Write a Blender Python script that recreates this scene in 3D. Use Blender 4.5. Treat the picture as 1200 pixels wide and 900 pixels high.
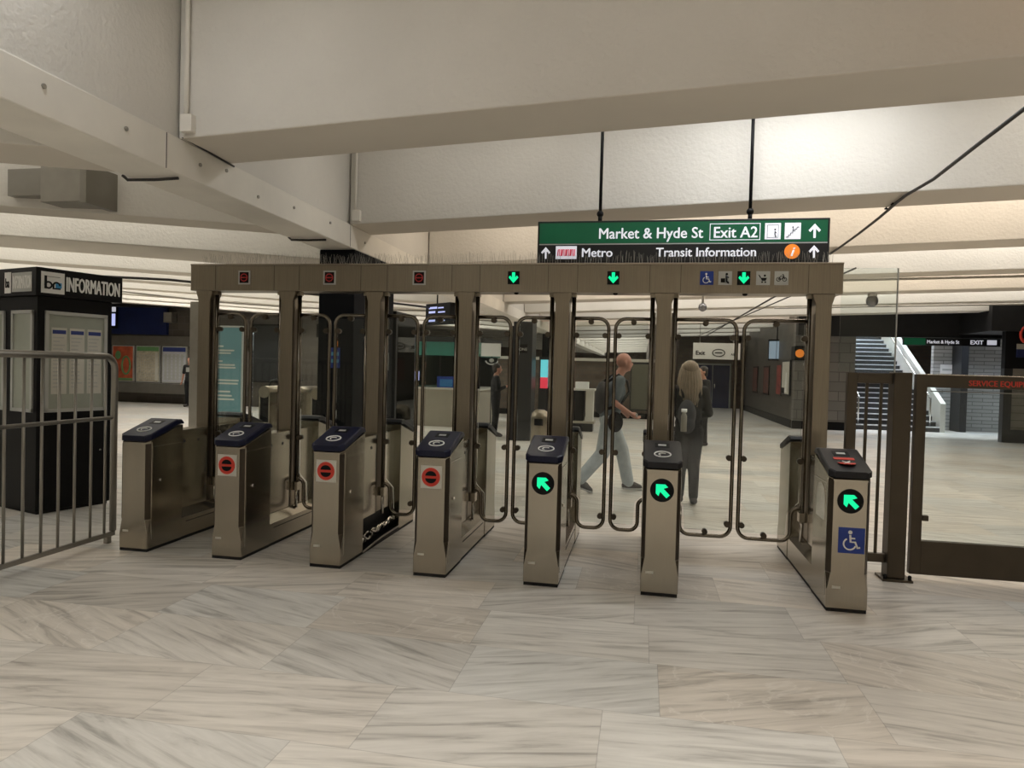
import bpy, bmesh, math, random
from mathutils import Vector, Matrix
random.seed(7)
PI = math.pi
S = bpy.context.scene
COL = S.collection
for o_ in list(bpy.data.objects): bpy.data.objects.remove(o_)

# ------------------------------------------------------------------ camera
CAM = Vector((-0.166, -5.135, 1.65)); YAW, PIT, ROL, FPX = -0.1875, 0.0229, 0.0266, 804.4
fw = Vector((math.sin(YAW)*math.cos(PIT), math.cos(YAW)*math.cos(PIT), -math.sin(PIT)))
r0 = Vector((math.cos(YAW), -math.sin(YAW), 0)); u0 = r0.cross(fw)
rt = r0*math.cos(ROL) + u0*math.sin(ROL); up = -r0*math.sin(ROL) + u0*math.cos(ROL)
cd = bpy.data.cameras.new('camera'); cam = bpy.data.objects.new('camera', cd); COL.objects.link(cam)
M = Matrix((rt, up, -fw)).transposed().to_4x4(); M.translation = CAM
cam.matrix_world = M
cd.sensor_width = 36; cd.lens = FPX/1200*36; cd.clip_start = .05; cd.clip_end = 200
S.camera = cam
# ------------------------------------------------------------------ world, light, exposure
S.view_settings.view_transform = 'Standard'; S.view_settings.look = 'None'
S.view_settings.gamma = 1; S.view_settings.use_curve_mapping = False
S.view_settings.exposure = 0.0
w = bpy.data.worlds.new('world'); S.world = w; w.use_nodes = True
w.node_tree.nodes['Background'].inputs[0].default_value = (.9, .86, .8, 1)
w.node_tree.nodes['Background'].inputs[1].default_value = .25
SLAB = 4.5
PITCH = 2.85
def area(name, loc, sx, sy, power, col, rot=(0, 0, 0), spread=PI):
    l = bpy.data.lights.new(name, 'AREA'); l.shape = 'RECTANGLE'; l.size = sx; l.size_y = sy
    l.energy = power; l.color = col; l.spread = spread
    o = bpy.data.objects.new(name, l); COL.objects.link(o); o.location = loc; o.rotation_euler = rot
    return o
NEUT = (1, .945, .87); WARM = (1, .86, .71); COOL = (.96, .97, 1)
for n in range(-2, 20):                       # one lamp row above each bay, right of the girder
    y = -.83 + PITCH*n - .95
    if n == 0:
        area('bay_lamp', (5.2, y, SLAB-.1), 7, .2, 13, (1, .50, .22)); area('bay_lamp', (-.6, y-.2, SLAB-.1), 3.4, .2, 5, (1, .93, .88)); continue
    if n == 1:
        area('bay_lamp', (1.1, y-.2, SLAB-.1), 1.8, .2, 44, (.96, .98, 1)); area('bay_lamp', (6.5, y, SLAB-.1), 7, .2, 50, (1, .95, .88)); area('bay_lamp', (-1.6, y, SLAB-.1), 2.5, .2, 10, (1, .97, .92)); continue
    c = WARM if n in (2, 4, 7) else NEUT
    pw = 270 if n < 0 else (138 if n < 6 else 100)
    if n < 11: area('bay_lamp', (3.6, y, SLAB-.1), 12.5, .2, pw, c)
    else: area('bay_lamp', (-1.6, y, SLAB-.1), 3, .2, 55, c)
for y, p_ in ((-6.2, 130), (-3.9, 130), (-1.9, 42), (.35, 60), (2.7, 130), (5.9, 140), (8.4, 140), (10.9, 150), (13.6, 170), (16, 190), (18.6, 220)):      # left bays
    area('bay_lamp', (-11.5, y-1.9, SLAB-.1), 14, .2, p_, (1, .955, .87), rot=(0, 0, math.radians(13)))
area('bay_lamp', (-3.0, -2.5, 4.36), .7, .15, 13, (.95, .97, 1))      # lamp close to the girder in the nearest bay
area('stair_daylight_fill', (8.2, 21.5, 4.3), 2.5, 3, 230, (.74, .85, 1))
area('stair_daylight_fill', (9.2, 18.3, 4.3), 3.6, .9, 420, (.78, .87, 1), rot=(math.radians(22), 0, 0))  # added fill lamp, unseen behind the fascia, brightens the slat wall and floor

# ------------------------------------------------------------------ materials
def mat(name, col, rough=.5, metal=0, bump=0, bscale=40, var=0, vscale=5, spec=.5, emit=None, estr=0, coat=0, stretch=None):
    m = bpy.data.materials.new(name); m.use_nodes = True; nt = m.node_tree; b = nt.nodes['Principled BSDF']
    b.inputs['Base Color'].default_value = (*col, 1); b.inputs['Roughness'].default_value = rough
    b.inputs['Metallic'].default_value = metal; b.inputs['Specular IOR Level'].default_value = spec
    b.inputs['Coat Weight'].default_value = coat
    if emit: b.inputs['Emission Color'].default_value = (*emit, 1); b.inputs['Emission Strength'].default_value = estr
    tc = nt.nodes.new('ShaderNodeTexCoord'); src = tc.outputs['Object']
    if stretch:
        mp = nt.nodes.new('ShaderNodeMapping'); mp.inputs['Scale'].default_value = stretch
        nt.links.new(src, mp.inputs[0]); src = mp.outputs[0]
    n1 = nt.nodes.new('ShaderNodeTexNoise'); n1.inputs['Scale'].default_value = vscale; n1.inputs['Detail'].default_value = 4
    nt.links.new(src, n1.inputs['Vector'])
    if var:
        r = nt.nodes.new('ShaderNodeValToRGB')
        r.color_ramp.elements[0].position = .3; r.color_ramp.elements[1].position = .7
        r.color_ramp.elements[0].color = (*[c*(1-var) for c in col], 1)
        r.color_ramp.elements[1].color = (*[min(1, c*(1+var)) for c in col], 1)
        nt.links.new(n1.outputs[0], r.inputs[0]); nt.links.new(r.outputs[0], b.inputs['Base Color'])
    else:
        rr = nt.nodes.new('ShaderNodeMapRange'); rr.inputs[3].default_value = rough*.92; rr.inputs[4].default_value = min(1, rough*1.08)
        nt.links.new(n1.outputs[0], rr.inputs[0]); nt.links.new(rr.outputs[0], b.inputs['Roughness'])
    if bump:
        n2 = nt.nodes.new('ShaderNodeTexNoise'); n2.inputs['Scale'].default_value = bscale; n2.inputs['Detail'].default_value = 5
        nt.links.new(src, n2.inputs['Vector'])
        bp = nt.nodes.new('ShaderNodeBump'); bp.inputs['Strength'].default_value = bump; bp.inputs['Distance'].default_value = .02
        nt.links.new(n2.outputs[0], bp.inputs['Height']); nt.links.new(bp.outputs[0], b.inputs['Normal'])
    return m
def glass_mat(name, tint=(.93, .96, .95), refl=.9):
    m = bpy.data.materials.new(name); m.use_nodes = True; nt = m.node_tree; nt.nodes.clear()
    out = nt.nodes.new('ShaderNodeOutputMaterial'); mix = nt.nodes.new('ShaderNodeMixShader')
    tr = nt.nodes.new('ShaderNodeBsdfTransparent'); tr.inputs[0].default_value = (*tint, 1)
    gl = nt.nodes.new('ShaderNodeBsdfGlossy'); gl.inputs['Roughness'].default_value = .02; gl.inputs[0].default_value = (refl, refl, refl, 1)
    fr = nt.nodes.new('ShaderNodeFresnel'); fr.inputs[0].default_value = 1.45
    nt.links.new(fr.outputs[0], mix.inputs[0]); nt.links.new(tr.outputs[0], mix.inputs[1]); nt.links.new(gl.outputs[0], mix.inputs[2])
    nt.links.new(mix.outputs[0], out.inputs[0]); return m
def marble():
    m = bpy.data.materials.new('marble_floor'); m.use_nodes = True; nt = m.node_tree; N = nt.nodes.new; L = nt.links.new
    b = nt.nodes['Principled BSDF']; tc = N('ShaderNodeTexCoord')
    sep = N('ShaderNodeSeparateXYZ'); L(tc.outputs['Object'], sep.inputs[0])
    def ma(op, a, bb=None, c=None):
        x = N('ShaderNodeMath'); x.operation = op
        for i, v in enumerate((a, bb, c)):
            if v is None: continue
            if isinstance(v, (int, float)): x.inputs[i].default_value = v
            else: L(v, x.inputs[i])
        return x.outputs[0]
    TX, TY = 1.05, .6
    row = ma('FLOOR', ma('DIVIDE', sep.outputs[1], TY))
    wn0 = N('ShaderNodeTexWhiteNoise'); wn0.noise_dimensions = '1D'; L(row, wn0.inputs['W'])
    xs = ma('ADD', ma('DIVIDE', sep.outputs[0], TX), wn0.outputs[0])
    colm = ma('FLOOR', xs)
    cell = N('ShaderNodeCombineXYZ'); L(colm, cell.inputs[0]); L(row, cell.inputs[1])
    wn = N('ShaderNodeTexWhiteNoise'); L(cell.outputs[0], wn.inputs['Vector'])
    cs = N('ShaderNodeSeparateColor'); L(wn.outputs['Color'], cs.inputs[0])
    ang = ma('MULTIPLY', ma('SUBTRACT', cs.outputs[0], .5), .9)
    off = N('ShaderNodeVectorMath'); off.operation = 'SCALE'; L(wn.outputs['Color'], off.inputs[0]); off.inputs['Scale'].default_value = 50
    add = N('ShaderNodeVectorMath'); add.operation = 'ADD'; L(tc.outputs['Object'], add.inputs[0]); L(off.outputs[0], add.inputs[1])
    vr = N('ShaderNodeVectorRotate'); vr.rotation_type = 'Z_AXIS'; L(add.outputs[0], vr.inputs['Vector']); L(ang, vr.inputs['Angle'])
    mp = N('ShaderNodeMapping'); mp.inputs['Scale'].default_value = (.9, 9, 1); L(vr.outputs[0], mp.inputs[0])
    no = N('ShaderNodeTexNoise'); no.inputs['Scale'].default_value = 1.6; no.inputs['Detail'].default_value = 7; no.inputs['Roughness'].default_value = .62; no.inputs['Distortion'].default_value = .7
    L(mp.outputs[0], no.inputs['Vector'])
    rp = N('ShaderNodeValToRGB'); e = rp.color_ramp.elements
    e[0].position = .32; e[0].color = (.35, .332, .302, 1); e[1].position = .62; e[1].color = (.70, .672, .622, 1)
    k = rp.color_ramp.elements.new(.46); k.color = (.59, .565, .52, 1)
    L(no.outputs[0], rp.inputs[0])
    n2 = N('ShaderNodeTexNoise'); n2.inputs['Scale'].default_value = .7; n2.inputs['Detail'].default_value = 5; L(tc.outputs['Object'], n2.inputs['Vector'])
    # tile tone and big soft tone
    tone = ma('ADD', ma('MULTIPLY', cs.outputs[1], .17), .88)
    tone2 = ma('MULTIPLY', tone, ma('ADD', ma('MULTIPLY', n2.outputs[0], .3), .83))
    # white crooked veins
    vo = N('ShaderNodeTexNoise'); vo.inputs['Scale'].default_value = 1.5; vo.inputs['Detail'].default_value = 6; vo.inputs['Distortion'].default_value = 1.2
    L(add.outputs[0], vo.inputs['Vector'])
    vein = ma('SUBTRACT', 1, ma('MINIMUM', ma('MULTIPLY', ma('ABSOLUTE', ma('SUBTRACT', vo.outputs[0], .5)), 90), 1))
    vein = ma('MULTIPLY', vein, ma('MULTIPLY', ma('GREATER_THAN', cs.outputs[2], .82), .35))
    # joints
    fx = ma('ABSOLUTE', ma('SUBTRACT', ma('FRACT', xs), .5)); fy = ma('ABSOLUTE', ma('SUBTRACT', ma('FRACT', ma('DIVIDE', sep.outputs[1], TY)), .5))
    j = ma('MAXIMUM', ma('GREATER_THAN', fx, .5-.0022/TX), ma('GREATER_THAN', fy, .5-.0022/TY))
    dark = ma('SUBTRACT', 1, ma('MULTIPLY', j, .28))
    tint = N('ShaderNodeMix'); tint.data_type = 'RGBA'; L(cs.outputs[2], tint.inputs[0]); tint.inputs[6].default_value = (.96, 1, 1.04, 1); tint.inputs[7].default_value = (1.025, .985, .945, 1)
    mu = N('ShaderNodeVectorMath'); mu.operation = 'SCALE'; L(rp.outputs[0], mu.inputs[0]); L(ma('MULTIPLY', tone2, dark), mu.inputs['Scale'])
    mu2 = N('ShaderNodeVectorMath'); mu2.operation = 'MULTIPLY'; L(mu.outputs[0], mu2.inputs[0]); L(tint.outputs[2], mu2.inputs[1])
    mx = N('ShaderNodeMix'); mx.data_type = 'RGBA'; L(vein, mx.inputs[0]); L(mu2.outputs[0], mx.inputs[6]); mx.inputs[7].default_value = (.82, .79, .74, 1)
    L(mx.outputs[2], b.inputs['Base Color'])
    L(ma('ADD', ma('MULTIPLY', n2.outputs[0], .2), .22), b.inputs['Roughness'])
    b.inputs['Specular IOR Level'].default_value = .45
    return m
def tile_wall(name, c1, c2, bw=.3, bh=.15, mortar=(.1, .09, .08), rough=.45):
    m = bpy.data.materials.new(name); m.use_nodes = True; nt = m.node_tree; N = nt.nodes.new; L = nt.links.new
    b = nt.nodes['Principled BSDF']; tc = N('ShaderNodeTexCoord'); sp = N('ShaderNodeSeparateXYZ'); L(tc.outputs['Object'], sp.inputs[0])
    a = N('ShaderNodeMath'); a.operation = 'ADD'; L(sp.outputs[0], a.inputs[0]); L(sp.outputs[1], a.inputs[1])
    cb = N('ShaderNodeCombineXYZ'); L(a.outputs[0], cb.inputs[0]); L(sp.outputs[2], cb.inputs[1])
    br = N('ShaderNodeTexBrick'); br.inputs['Scale'].default_value = 1; br.inputs['Brick Width'].default_value = bw; br.inputs['Row Height'].default_value = bh
    br.inputs['Mortar Size'].default_value = .012; br.inputs['Color1'].default_value = (*c1, 1); br.inputs['Color2'].default_value = (*c2, 1); br.inputs['Mortar'].default_value = (*mortar, 1)
    L(cb.outputs[0], br.inputs['Vector']); L(br.outputs['Color'], b.inputs['Base Color']); b.inputs['Roughness'].default_value = rough
    return m
MT = dict(
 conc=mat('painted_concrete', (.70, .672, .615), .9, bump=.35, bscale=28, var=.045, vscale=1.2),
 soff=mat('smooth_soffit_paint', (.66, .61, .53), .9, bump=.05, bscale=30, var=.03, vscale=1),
 band=mat('beam_cover_paint', (.80, .765, .69), .8, bump=.08, bscale=20, var=.05, vscale=2.5),
 steel=mat('brushed_steel', (.40, .362, .30), .22, 1, var=.03, vscale=3, stretch=(60, 60, 1.5)),
 steel_d=mat('satin_steel_dark', (.275, .238, .185), .34, 1, var=.07, vscale=3, stretch=(40, 40, 1.5)),
 tube=mat('tube_steel', (.20, .178, .145), .26, 1, var=.05),
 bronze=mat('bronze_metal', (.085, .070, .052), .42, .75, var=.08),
 rail=mat('painted_rail', (.30, .285, .255), .38, .8, var=.06),
 navy=mat('navy_plastic', (.006, .008, .028), .35, var=.1, spec=.3), navy2=mat('charcoal_plastic', (.011, .011, .014), .4, var=.1, spec=.3),
 black=mat('black_paint', (.004, .004, .0045), .5, var=.15, spec=.2), rubber=mat('black_rubber', (.012, .012, .012), .8, var=.1),
 dark=mat('dark_cabinet', (.018, .019, .021), .4, var=.12), column=mat('black_column_tile', (.008, .009, .011), .8, var=.1, spec=.15),
 white=mat('white_print', (.85, .85, .83), .6, var=.02), offw=mat('offwhite_panel', (.62, .61, .55), .6, var=.03),
 paper=mat('aged_paper', (.36, .385, .33), .5, var=.04, vscale=9), ltgrey=mat('light_grey_frame', (.50, .51, .49), .5, .3, var=.05),
 red=mat('red_print', (.62, .045, .025), .5, var=.04), redd=mat('dim_red_led', (.3, .02, .02), .4, emit=(1, .04, .03), estr=.08),
 green=mat('green_led', (.0, .35, .2), .4, emit=(.0, .85, .33), estr=1.0), gsign=mat('sign_green', (.002, .085, .035), .4, var=.08, emit=(.0, .3, .12), estr=.08),
 bsign=mat('sign_black', (.008, .008, .009), .4, var=.1), wsign=mat('sign_white', (.8, .8, .8), .5, emit=(.85, .87, 1), estr=.45),
 orange=mat('sign_orange', (.8, .22, .02), .5, emit=(1, .28, .03), estr=.4), pink=mat('metro_logo_red', (.6, .05, .09), .5, emit=(.8, .05, .1), estr=.25),
 blue=mat('access_blue', (.01, .04, .28), .45, var=.05), bluewall=mat('blue_hoarding', (.004, .012, .075), .5, var=.2, vscale=2),
 cabblk=mat('cable_black', (.03, .027, .025), .6, var=.1), conduit=mat('conduit_grey', (.34, .32, .28), .45, .5, var=.08),
 brown=tile_wall('brown_glazed_tile', (.105, .075, .055), (.155, .12, .09)), grey=tile_wall('grey_stone_tile', (.17, .16, .145), (.22, .205, .185), .6, .3),
 slat=tile_wall('pale_tile_slats', (.40, .40, .385), (.50, .50, .49), .6, .12, mortar=(.2, .2, .19)), brickd=tile_wall('dark_tile', (.07, .06, .05), (.10, .085, .07), .5, .25),
 fascia=mat('black_fascia', (.01, .01, .011), .6, var=.2), olive=mat('olive_panel', (.13, .13, .095), .5, var=.06),
 teal=mat('teal_poster', (.10, .19, .20), .4, var=.12, vscale=1.5, emit=(.12, .26, .27), estr=.2), screen=mat('screen_glow', (.1, .1, .2), .3, emit=(.55, .6, 1), estr=.9),
 tealband=mat('booth_green_band', (.04, .2, .16), .4, var=.15, emit=(.05, .25, .2), estr=.03), beige=mat('beige_counter', (.42, .39, .32), .5, var=.04),
 doorblue=mat('blue_door_paint', (.012, .022, .11), .45, var=.1), concst=mat('concrete_step', (.05, .05, .05), .8, var=.1), nosing=mat('step_nosing', (.75, .76, .78), .6, var=.05),
 cyan=mat('cyan_display', (.1, .5, .55), .4, emit=(.2, .8, .9), estr=.6), redscr=mat('red_display', (.6, .05, .08), .4, emit=(1, .06, .1), estr=.5),
 screen_dim=mat('screen_dim', (.15, .18, .22), .3, emit=(.4, .5, .6), estr=.45), skin=mat('skin', (.52, .27, .19), .55, var=.05), bald=mat('ruddy_skin', (.50, .25, .19), .5, var=.05), blond=mat('ash_blond_hair', (.30, .235, .17), .6, var=.25, vscale=60, stretch=(1, 1, .08)),
 darkhair=mat('dark_hair', (.02, .015, .012), .6, var=.2, vscale=40), tee=mat('slate_tshirt', (.12, .15, .17), .9, var=.1), jeans=mat('pale_jeans', (.40, .45, .48), .9, var=.1, vscale=14),
 blackcl=mat('black_cloth', (.014, .014, .016), .9, var=.2), charc=mat('charcoal_cloth', (.05, .05, .055), .9, var=.2), shoe=mat('trainer_dark', (.05, .045, .045), .7, var=.2),
 sole=mat('trainer_sole', (.45, .45, .43), .7, var=.05), map=mat('street_map_print', (.52, .47, .36), .5, var=.25, vscale=14), posterred=mat('red_orange_poster', (.5, .10, .045), .5, var=.5, vscale=3),
 tableprint=mat('timetable_print', (.55, .56, .6), .5, var=.12, vscale=25), green_p=mat('green_band_print', (.13, .3, .12), .5, var=.05), navy_p=mat('navy_band_print', (.03, .05, .22), .5, var=.05),
 marble=marble(), glass=glass_mat('clear_glass'), darkglass=glass_mat('booth_glass', (.35, .42, .40)), chrome=mat('chrome', (.7, .68, .64), .15, 1, var=.04),
 plaq=mat('copper_reflection_plate', (.5, .33, .2), .45, .7, var=.1), lens=mat('dome_glass', (.25, .25, .26), .1, .6, var=.05),
)
# ------------------------------------------------------------------ geometry helpers
class MB:
    def __init__(s): s.v = []; s.f = []; s.smooth = set()
    def add(s, vs, fs, sm=False):
        b = len(s.v); s.v += [tuple(v) for v in vs]
        for f in fs:
            if sm: s.smooth.add(len(s.f))
            s.f.append([b+i for i in f])
        return s
    def box(s, x0, x1, y0, y1, z0, z1):
        return s.add([(x, y, z) for z in (z0, z1) for y in (y0, y1) for x in (x0, x1)],
                     [(0, 2, 3, 1), (4, 5, 7, 6), (0, 1, 5, 4), (2, 6, 7, 3), (0, 4, 6, 2), (1, 3, 7, 5)])
    def hexa(s, a, b):   # two quads (lists of 4) -> solid
        return s.add(list(a)+list(b), [(3, 2, 1, 0), (4, 5, 6, 7), (0, 1, 5, 4), (1, 2, 6, 5), (2, 3, 7, 6), (3, 0, 4, 7)])
    def prism(s, pts, axis, a, b):   # pts 2d polygon; axis = extrude axis
        def P(p, t): return {'x': (t, p[0], p[1]), 'y': (p[0], t, p[1]), 'z': (p[0], p[1], t)}[axis]
        n = len(pts); vs = [P(p, a) for p in pts]+[P(p, b) for p in pts]
        return s.add(vs, [list(range(n))[::-1], list(range(n, 2*n))]+[(i, (i+1) % n, n+(i+1) % n, n+i) for i in range(n)])
    def tube(s, pts, r, n=10, cap=True, radii=None):
        pts = [Vector(p) for p in pts]; m = len(pts); rings = []; prev = None
        for i, p in enumerate(pts):
            d = (pts[min(i+1, m-1)]-pts[max(i-1, 0)]).normalized()
            if prev is None:
                a = Vector((0, 0, 1)) if abs(d.z) < .9 else Vector((1, 0, 0)); nx = d.cross(a).normalized()
            else:
                nx = (prev-d*prev.dot(d)).normalized()
            prev = nx; ny = d.cross(nx); rr = radii[i] if radii else r
            rings.append([p+nx*math.cos(2*PI*k/n)*rr+ny*math.sin(2*PI*k/n)*rr for k in range(n)])
        fs = [(i*n+k, i*n+(k+1) % n, (i+1)*n+(k+1) % n, (i+1)*n+k) for i in range(m-1) for k in range(n)]
        s.add([v for rg in rings for v in rg], fs, True)
        b = len(s.v)-m*n
        if cap: s.f.append([b+k for k in range(n)][::-1]); s.f.append([b+(m-1)*n+k for k in range(n)])
        return s
    def cyl(s, p0, p1, r, n=16): return s.tube([p0, p1], r, n)
    def disc(s, c, axis, r, t, n=24):
        d = {'x': Vector((1, 0, 0)), 'y': Vector((0, 1, 0)), 'z': Vector((0, 0, 1))}[axis]
        c = Vector(c); return s.tube([c-d*t/2, c+d*t/2], r, n)
    def ell(s, c, rx, ry, rz, n=16, m=10, rot=None):
        c = Vector(c); vs = []; fs = []
        for i in range(m+1):
            th = PI*i/m
            for k in range(n):
                v = Vector((rx*math.sin(th)*math.cos(2*PI*k/n), ry*math.sin(th)*math.sin(2*PI*k/n), rz*math.cos(th)))
                if rot: v = rot @ v
                vs.append(c+v)
        for i in range(m):
            for k in range(n): fs.append((i*n+k, (i+1)*n+k, (i+1)*n+(k+1) % n, i*n+(k+1) % n))
        return s.add(vs, fs, True)
    def caps(s, p0, p1, r0_, r1_, n=12):
        p0 = Vector(p0); p1 = Vector(p1); s.ell(p0, r0_, r0_, r0_, n, 8); s.ell(p1, r1_, r1_, r1_, n, 8)
        return s.tube([p0, p1], 0, n, True, [r0_, r1_])
    def build(s, name, m, parent=None, bevel=0, loc=None):
        me = bpy.data.meshes.new(name); me.from_pydata(s.v, [], s.f)
        for i in s.smooth: me.polygons[i].use_smooth = True
        bm = bmesh.new(); bm.from_mesh(me); bmesh.ops.recalc_face_normals(bm, faces=bm.faces); bm.to_mesh(me); bm.free()
        me.materials.append(m if not isinstance(m, str) else MT[m])
        o = bpy.data.objects.new(name, me); COL.objects.link(o)
        if parent: o.parent = parent
        if loc: o.location = loc
        if bevel:
            b = o.modifiers.new('bevel', 'BEVEL'); b.width = bevel; b.segments = 2; b.limit_method = 'ANGLE'; b.angle_limit = math.radians(40)
        return o
def box(name, m, x0, x1, y0, y1, z0, z1, parent=None, bevel=0): return MB().box(x0, x1, y0, y1, z0, z1).build(name, m, parent, bevel)
def thing(name, label, cat, loc=(0, 0, 0), rz=0, group=None):
    o = bpy.data.objects.new(name, None); COL.objects.link(o); o.location = loc; o.rotation_euler = (0, 0, rz); o.empty_display_size = .1
    return tag(o, label, cat, group)
def tag(o, label, cat, group=None):
    o['label'] = label; o['category'] = cat
    if group: o['group'] = group
    return o
def struct(o): o['kind'] = 'structure'; return o
def copy_tree(o, parent=None):
    c = o.copy(); COL.objects.link(c)
    if parent: c.parent = parent
    for ch in list(o.children): copy_tree(ch, c)
    return c
def arc(cx, cz, r, a0, a1, n=6): return [(cx+r*math.cos(math.radians(a0+(a1-a0)*i/n)), cz+r*math.sin(math.radians(a0+(a1-a0)*i/n))) for i in range(n+1)]
def text(name, body, size, m, loc, parent=None, rot=(PI/2, 0, 0), bold=0.0, sx=1, align='LEFT', ext=.0015, shear=0):
    cu = bpy.data.curves.new(name, 'FONT'); cu.body = body; cu.size = size; cu.extrude = ext; cu.align_x = align; cu.resolution_u = 3; cu.shear = shear
    t = bpy.data.objects.new(name, cu); COL.objects.link(t)
    dg = bpy.context.evaluated_depsgraph_get(); me = bpy.data.meshes.new_from_object(t.evaluated_get(dg))
    bpy.data.objects.remove(t); bpy.data.curves.remove(cu)
    me.materials.clear(); me.materials.append(MT[m])
    me.transform(Matrix.Diagonal((sx, 1, 1, 1)))
    if bold:
        bm = bmesh.new()
        for dx, dy in ((-bold, 0), (bold, 0), (0, bold*.6), (0, -bold*.6)):
            m2 = me.copy(); m2.transform(Matrix.Translation((dx, dy, dx*.05+dy*.07))); bm.from_mesh(m2); bpy.data.meshes.remove(m2)
        bm.to_mesh(me); bm.free()
    o = bpy.data.objects.new(name, me); COL.objects.link(o); o.location = loc; o.rotation_euler = rot
    if parent: o.parent = parent
    return o
def poly(name, m, polys, y, parent, t=.003, sc=1, ox=0, oz=0):
    b = MB()
    for p in polys: b.prism([(ox+x*sc, oz+z*sc) for x, z in p], 'y', y-t, y)
    return b.build(name, m, parent)
ARROW_DOWN = [[(-.09, .5), (.09, .5), (.09, -.15), (.33, .09), (.46, -.04), (0, -.5), (-.46, -.04), (-.33, .09), (-.09, -.15)]]
ARROW_UP = [[(x, -z) for x, z in ARROW_DOWN[0]]]
def rot2(p, a): return [(x*math.cos(a)-z*math.sin(a), x*math.sin(a)+z*math.cos(a)) for x, z in p]
def thick_arrow():
    p = [(-.13, -.5), (.13, -.5), (.13, .02), (.38, -.1), (.38, .13), (0, .5), (-.38, .13), (-.38, -.1), (-.13, .02)]
    return [rot2(p, math.radians(45))]
def wheelchair_icon(parent, m, x, y, z, s):
    b = MB(); Y = y-.004
    b.disc((x-.05*s, Y, z+.36*s), 'y', .085*s, .004, 14)
    b.tube([(x-.05*s, Y, z+.24*s), (x-.03*s, Y, z-.06*s), (x+.16*s, Y, z-.06*s), (x+.26*s, Y, z-.32*s), (x+.36*s, Y, z-.28*s)], .045*s, 6)
    b.tube([(x-.04*s, Y, z+.1*s), (x+.15*s, Y, z+.1*s)], .035*s, 6)
    b.tube([(x-.06*s+.25*s*math.cos(a), Y, z-.15*s+.25*s*math.sin(a)) for a in [math.radians(120+i*20) for i in range(12)]], .035*s, 6)
    return b.build('wheelchair_symbol', m, parent)

# ------------------------------------------------------------------ room shell
struct(MB().add([(-24, -14, 0), (16, -14, 0), (16, 58, 0), (-24, 58, 0)], [(0, 1, 2, 3)]).add([(-24, -14, -.2), (16, -14, -.2), (16, 58, -.2), (-24, 58, -.2)], [(3, 2, 1, 0)]).build('floor', 'marble'))
struct(box('ceiling', 'conc', -24, 16, -14, 58, SLAB, SLAB+.2))
GX0, GX1 = -3.81, -3.38
tn = [0]
def trim(b, m, bevel=0):
    tn[0] += 1; return struct(b.build('trim_%d' % tn[0], m, None, bevel))
def beam(P, L, dydx, dzdx, width, sgn, nx=1):
    """beam from the girder outwards; P = (x,y,z) of the front lower corner at the girder"""
    x0, y0, z0 = P; x1 = x0+sgn*L; y1 = y0+sgn*L*dydx; z1 = z0+sgn*L*dzdx
    A = [(x0, y0, z0), (x0, y0+width, z0), (x0, y0+width, SLAB+.05), (x0, y0, SLAB+.05)]
    B = [(x1, y1, z1), (x1, y1+width, z1), (x1, y1+width, SLAB+.05), (x1, y1, SLAB+.05)]
    b = MB().hexa(A, B)
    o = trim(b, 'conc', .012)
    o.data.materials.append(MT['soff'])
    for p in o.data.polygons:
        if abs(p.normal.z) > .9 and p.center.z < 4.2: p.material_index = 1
    return o
for n in range(-3, 20):
    beam((GX1-.02, -.83+PITCH*n, 3.19), 15 if n < 11 else 6, -.055, .029, .60, 1)
for y, wd in ((-7.4, .5), (-5.3, .5), (-3.3, .5), (-1.45, .55), (.87, .42), (3.05, 1.35), (6.3, .6), (8.8, .6), (11.3, .6), (13.8, .6), (16.3, .6), (19, .6), (22, .6), (25, .6), (28, .6), (32, .6), (36, .6), (41, .6), (47, .6)):
    beam((GX0+.02, y, 2.945), 17, .22, -.045, wd, -1)
# girder: tall web with a lower cover band
trim(MB().box(GX0+.03, GX1-.035, -14, 56, 3.19, SLAB), 'conc')
g = trim(MB().box(GX0, GX1, -14, 56, 2.94, 3.19), 'band', .01)
# cover band joints and screws, conduit on beam corners
b = MB()
for y in (-2.5, -.98, 2.0, 4.2): b.box(GX1, GX1+.002, y, y+.006, 2.945, 3.185)
for y in (-1.9, -1.42): pass
trim(b, 'cabblk')
b = MB()
for y, z in ((-1.95, 3.10), (-1.35, 3.08), (-.62, 3.07), (-.3, 3.12), (.15, 3.03), (.75, 3.08), (1.5, 3.1), (2.4, 3.06)): b.disc((GX1+.004, y, z), 'x', .014, .01, 12)
trim(b, 'conduit')
def pipe(name, pts, r, m, label, cat='pipe', parent=None):
    o = MB().tube(pts, r, 8).build(name, m, parent)
    if not parent: tag(o, label, cat)
    return o
for i, yb in enumerate((-.83, -.83+PITCH)):
    t = thing('conduit_riser', ('cream conduit riser on the nearest beam at the girder corner' if i == 0 else 'cream conduit riser on the second beam at the girder corner'), 'conduit', (GX1+.06, yb-.03, 3.22))
    MB().tube([(0, 0, .05), (0, 0, 1.25)], .016, 8).build('pipe', 'band', t)
    box('junction_box', 'band', -.03, .06, -.03, .025, 0, .12, t, .005)
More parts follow.
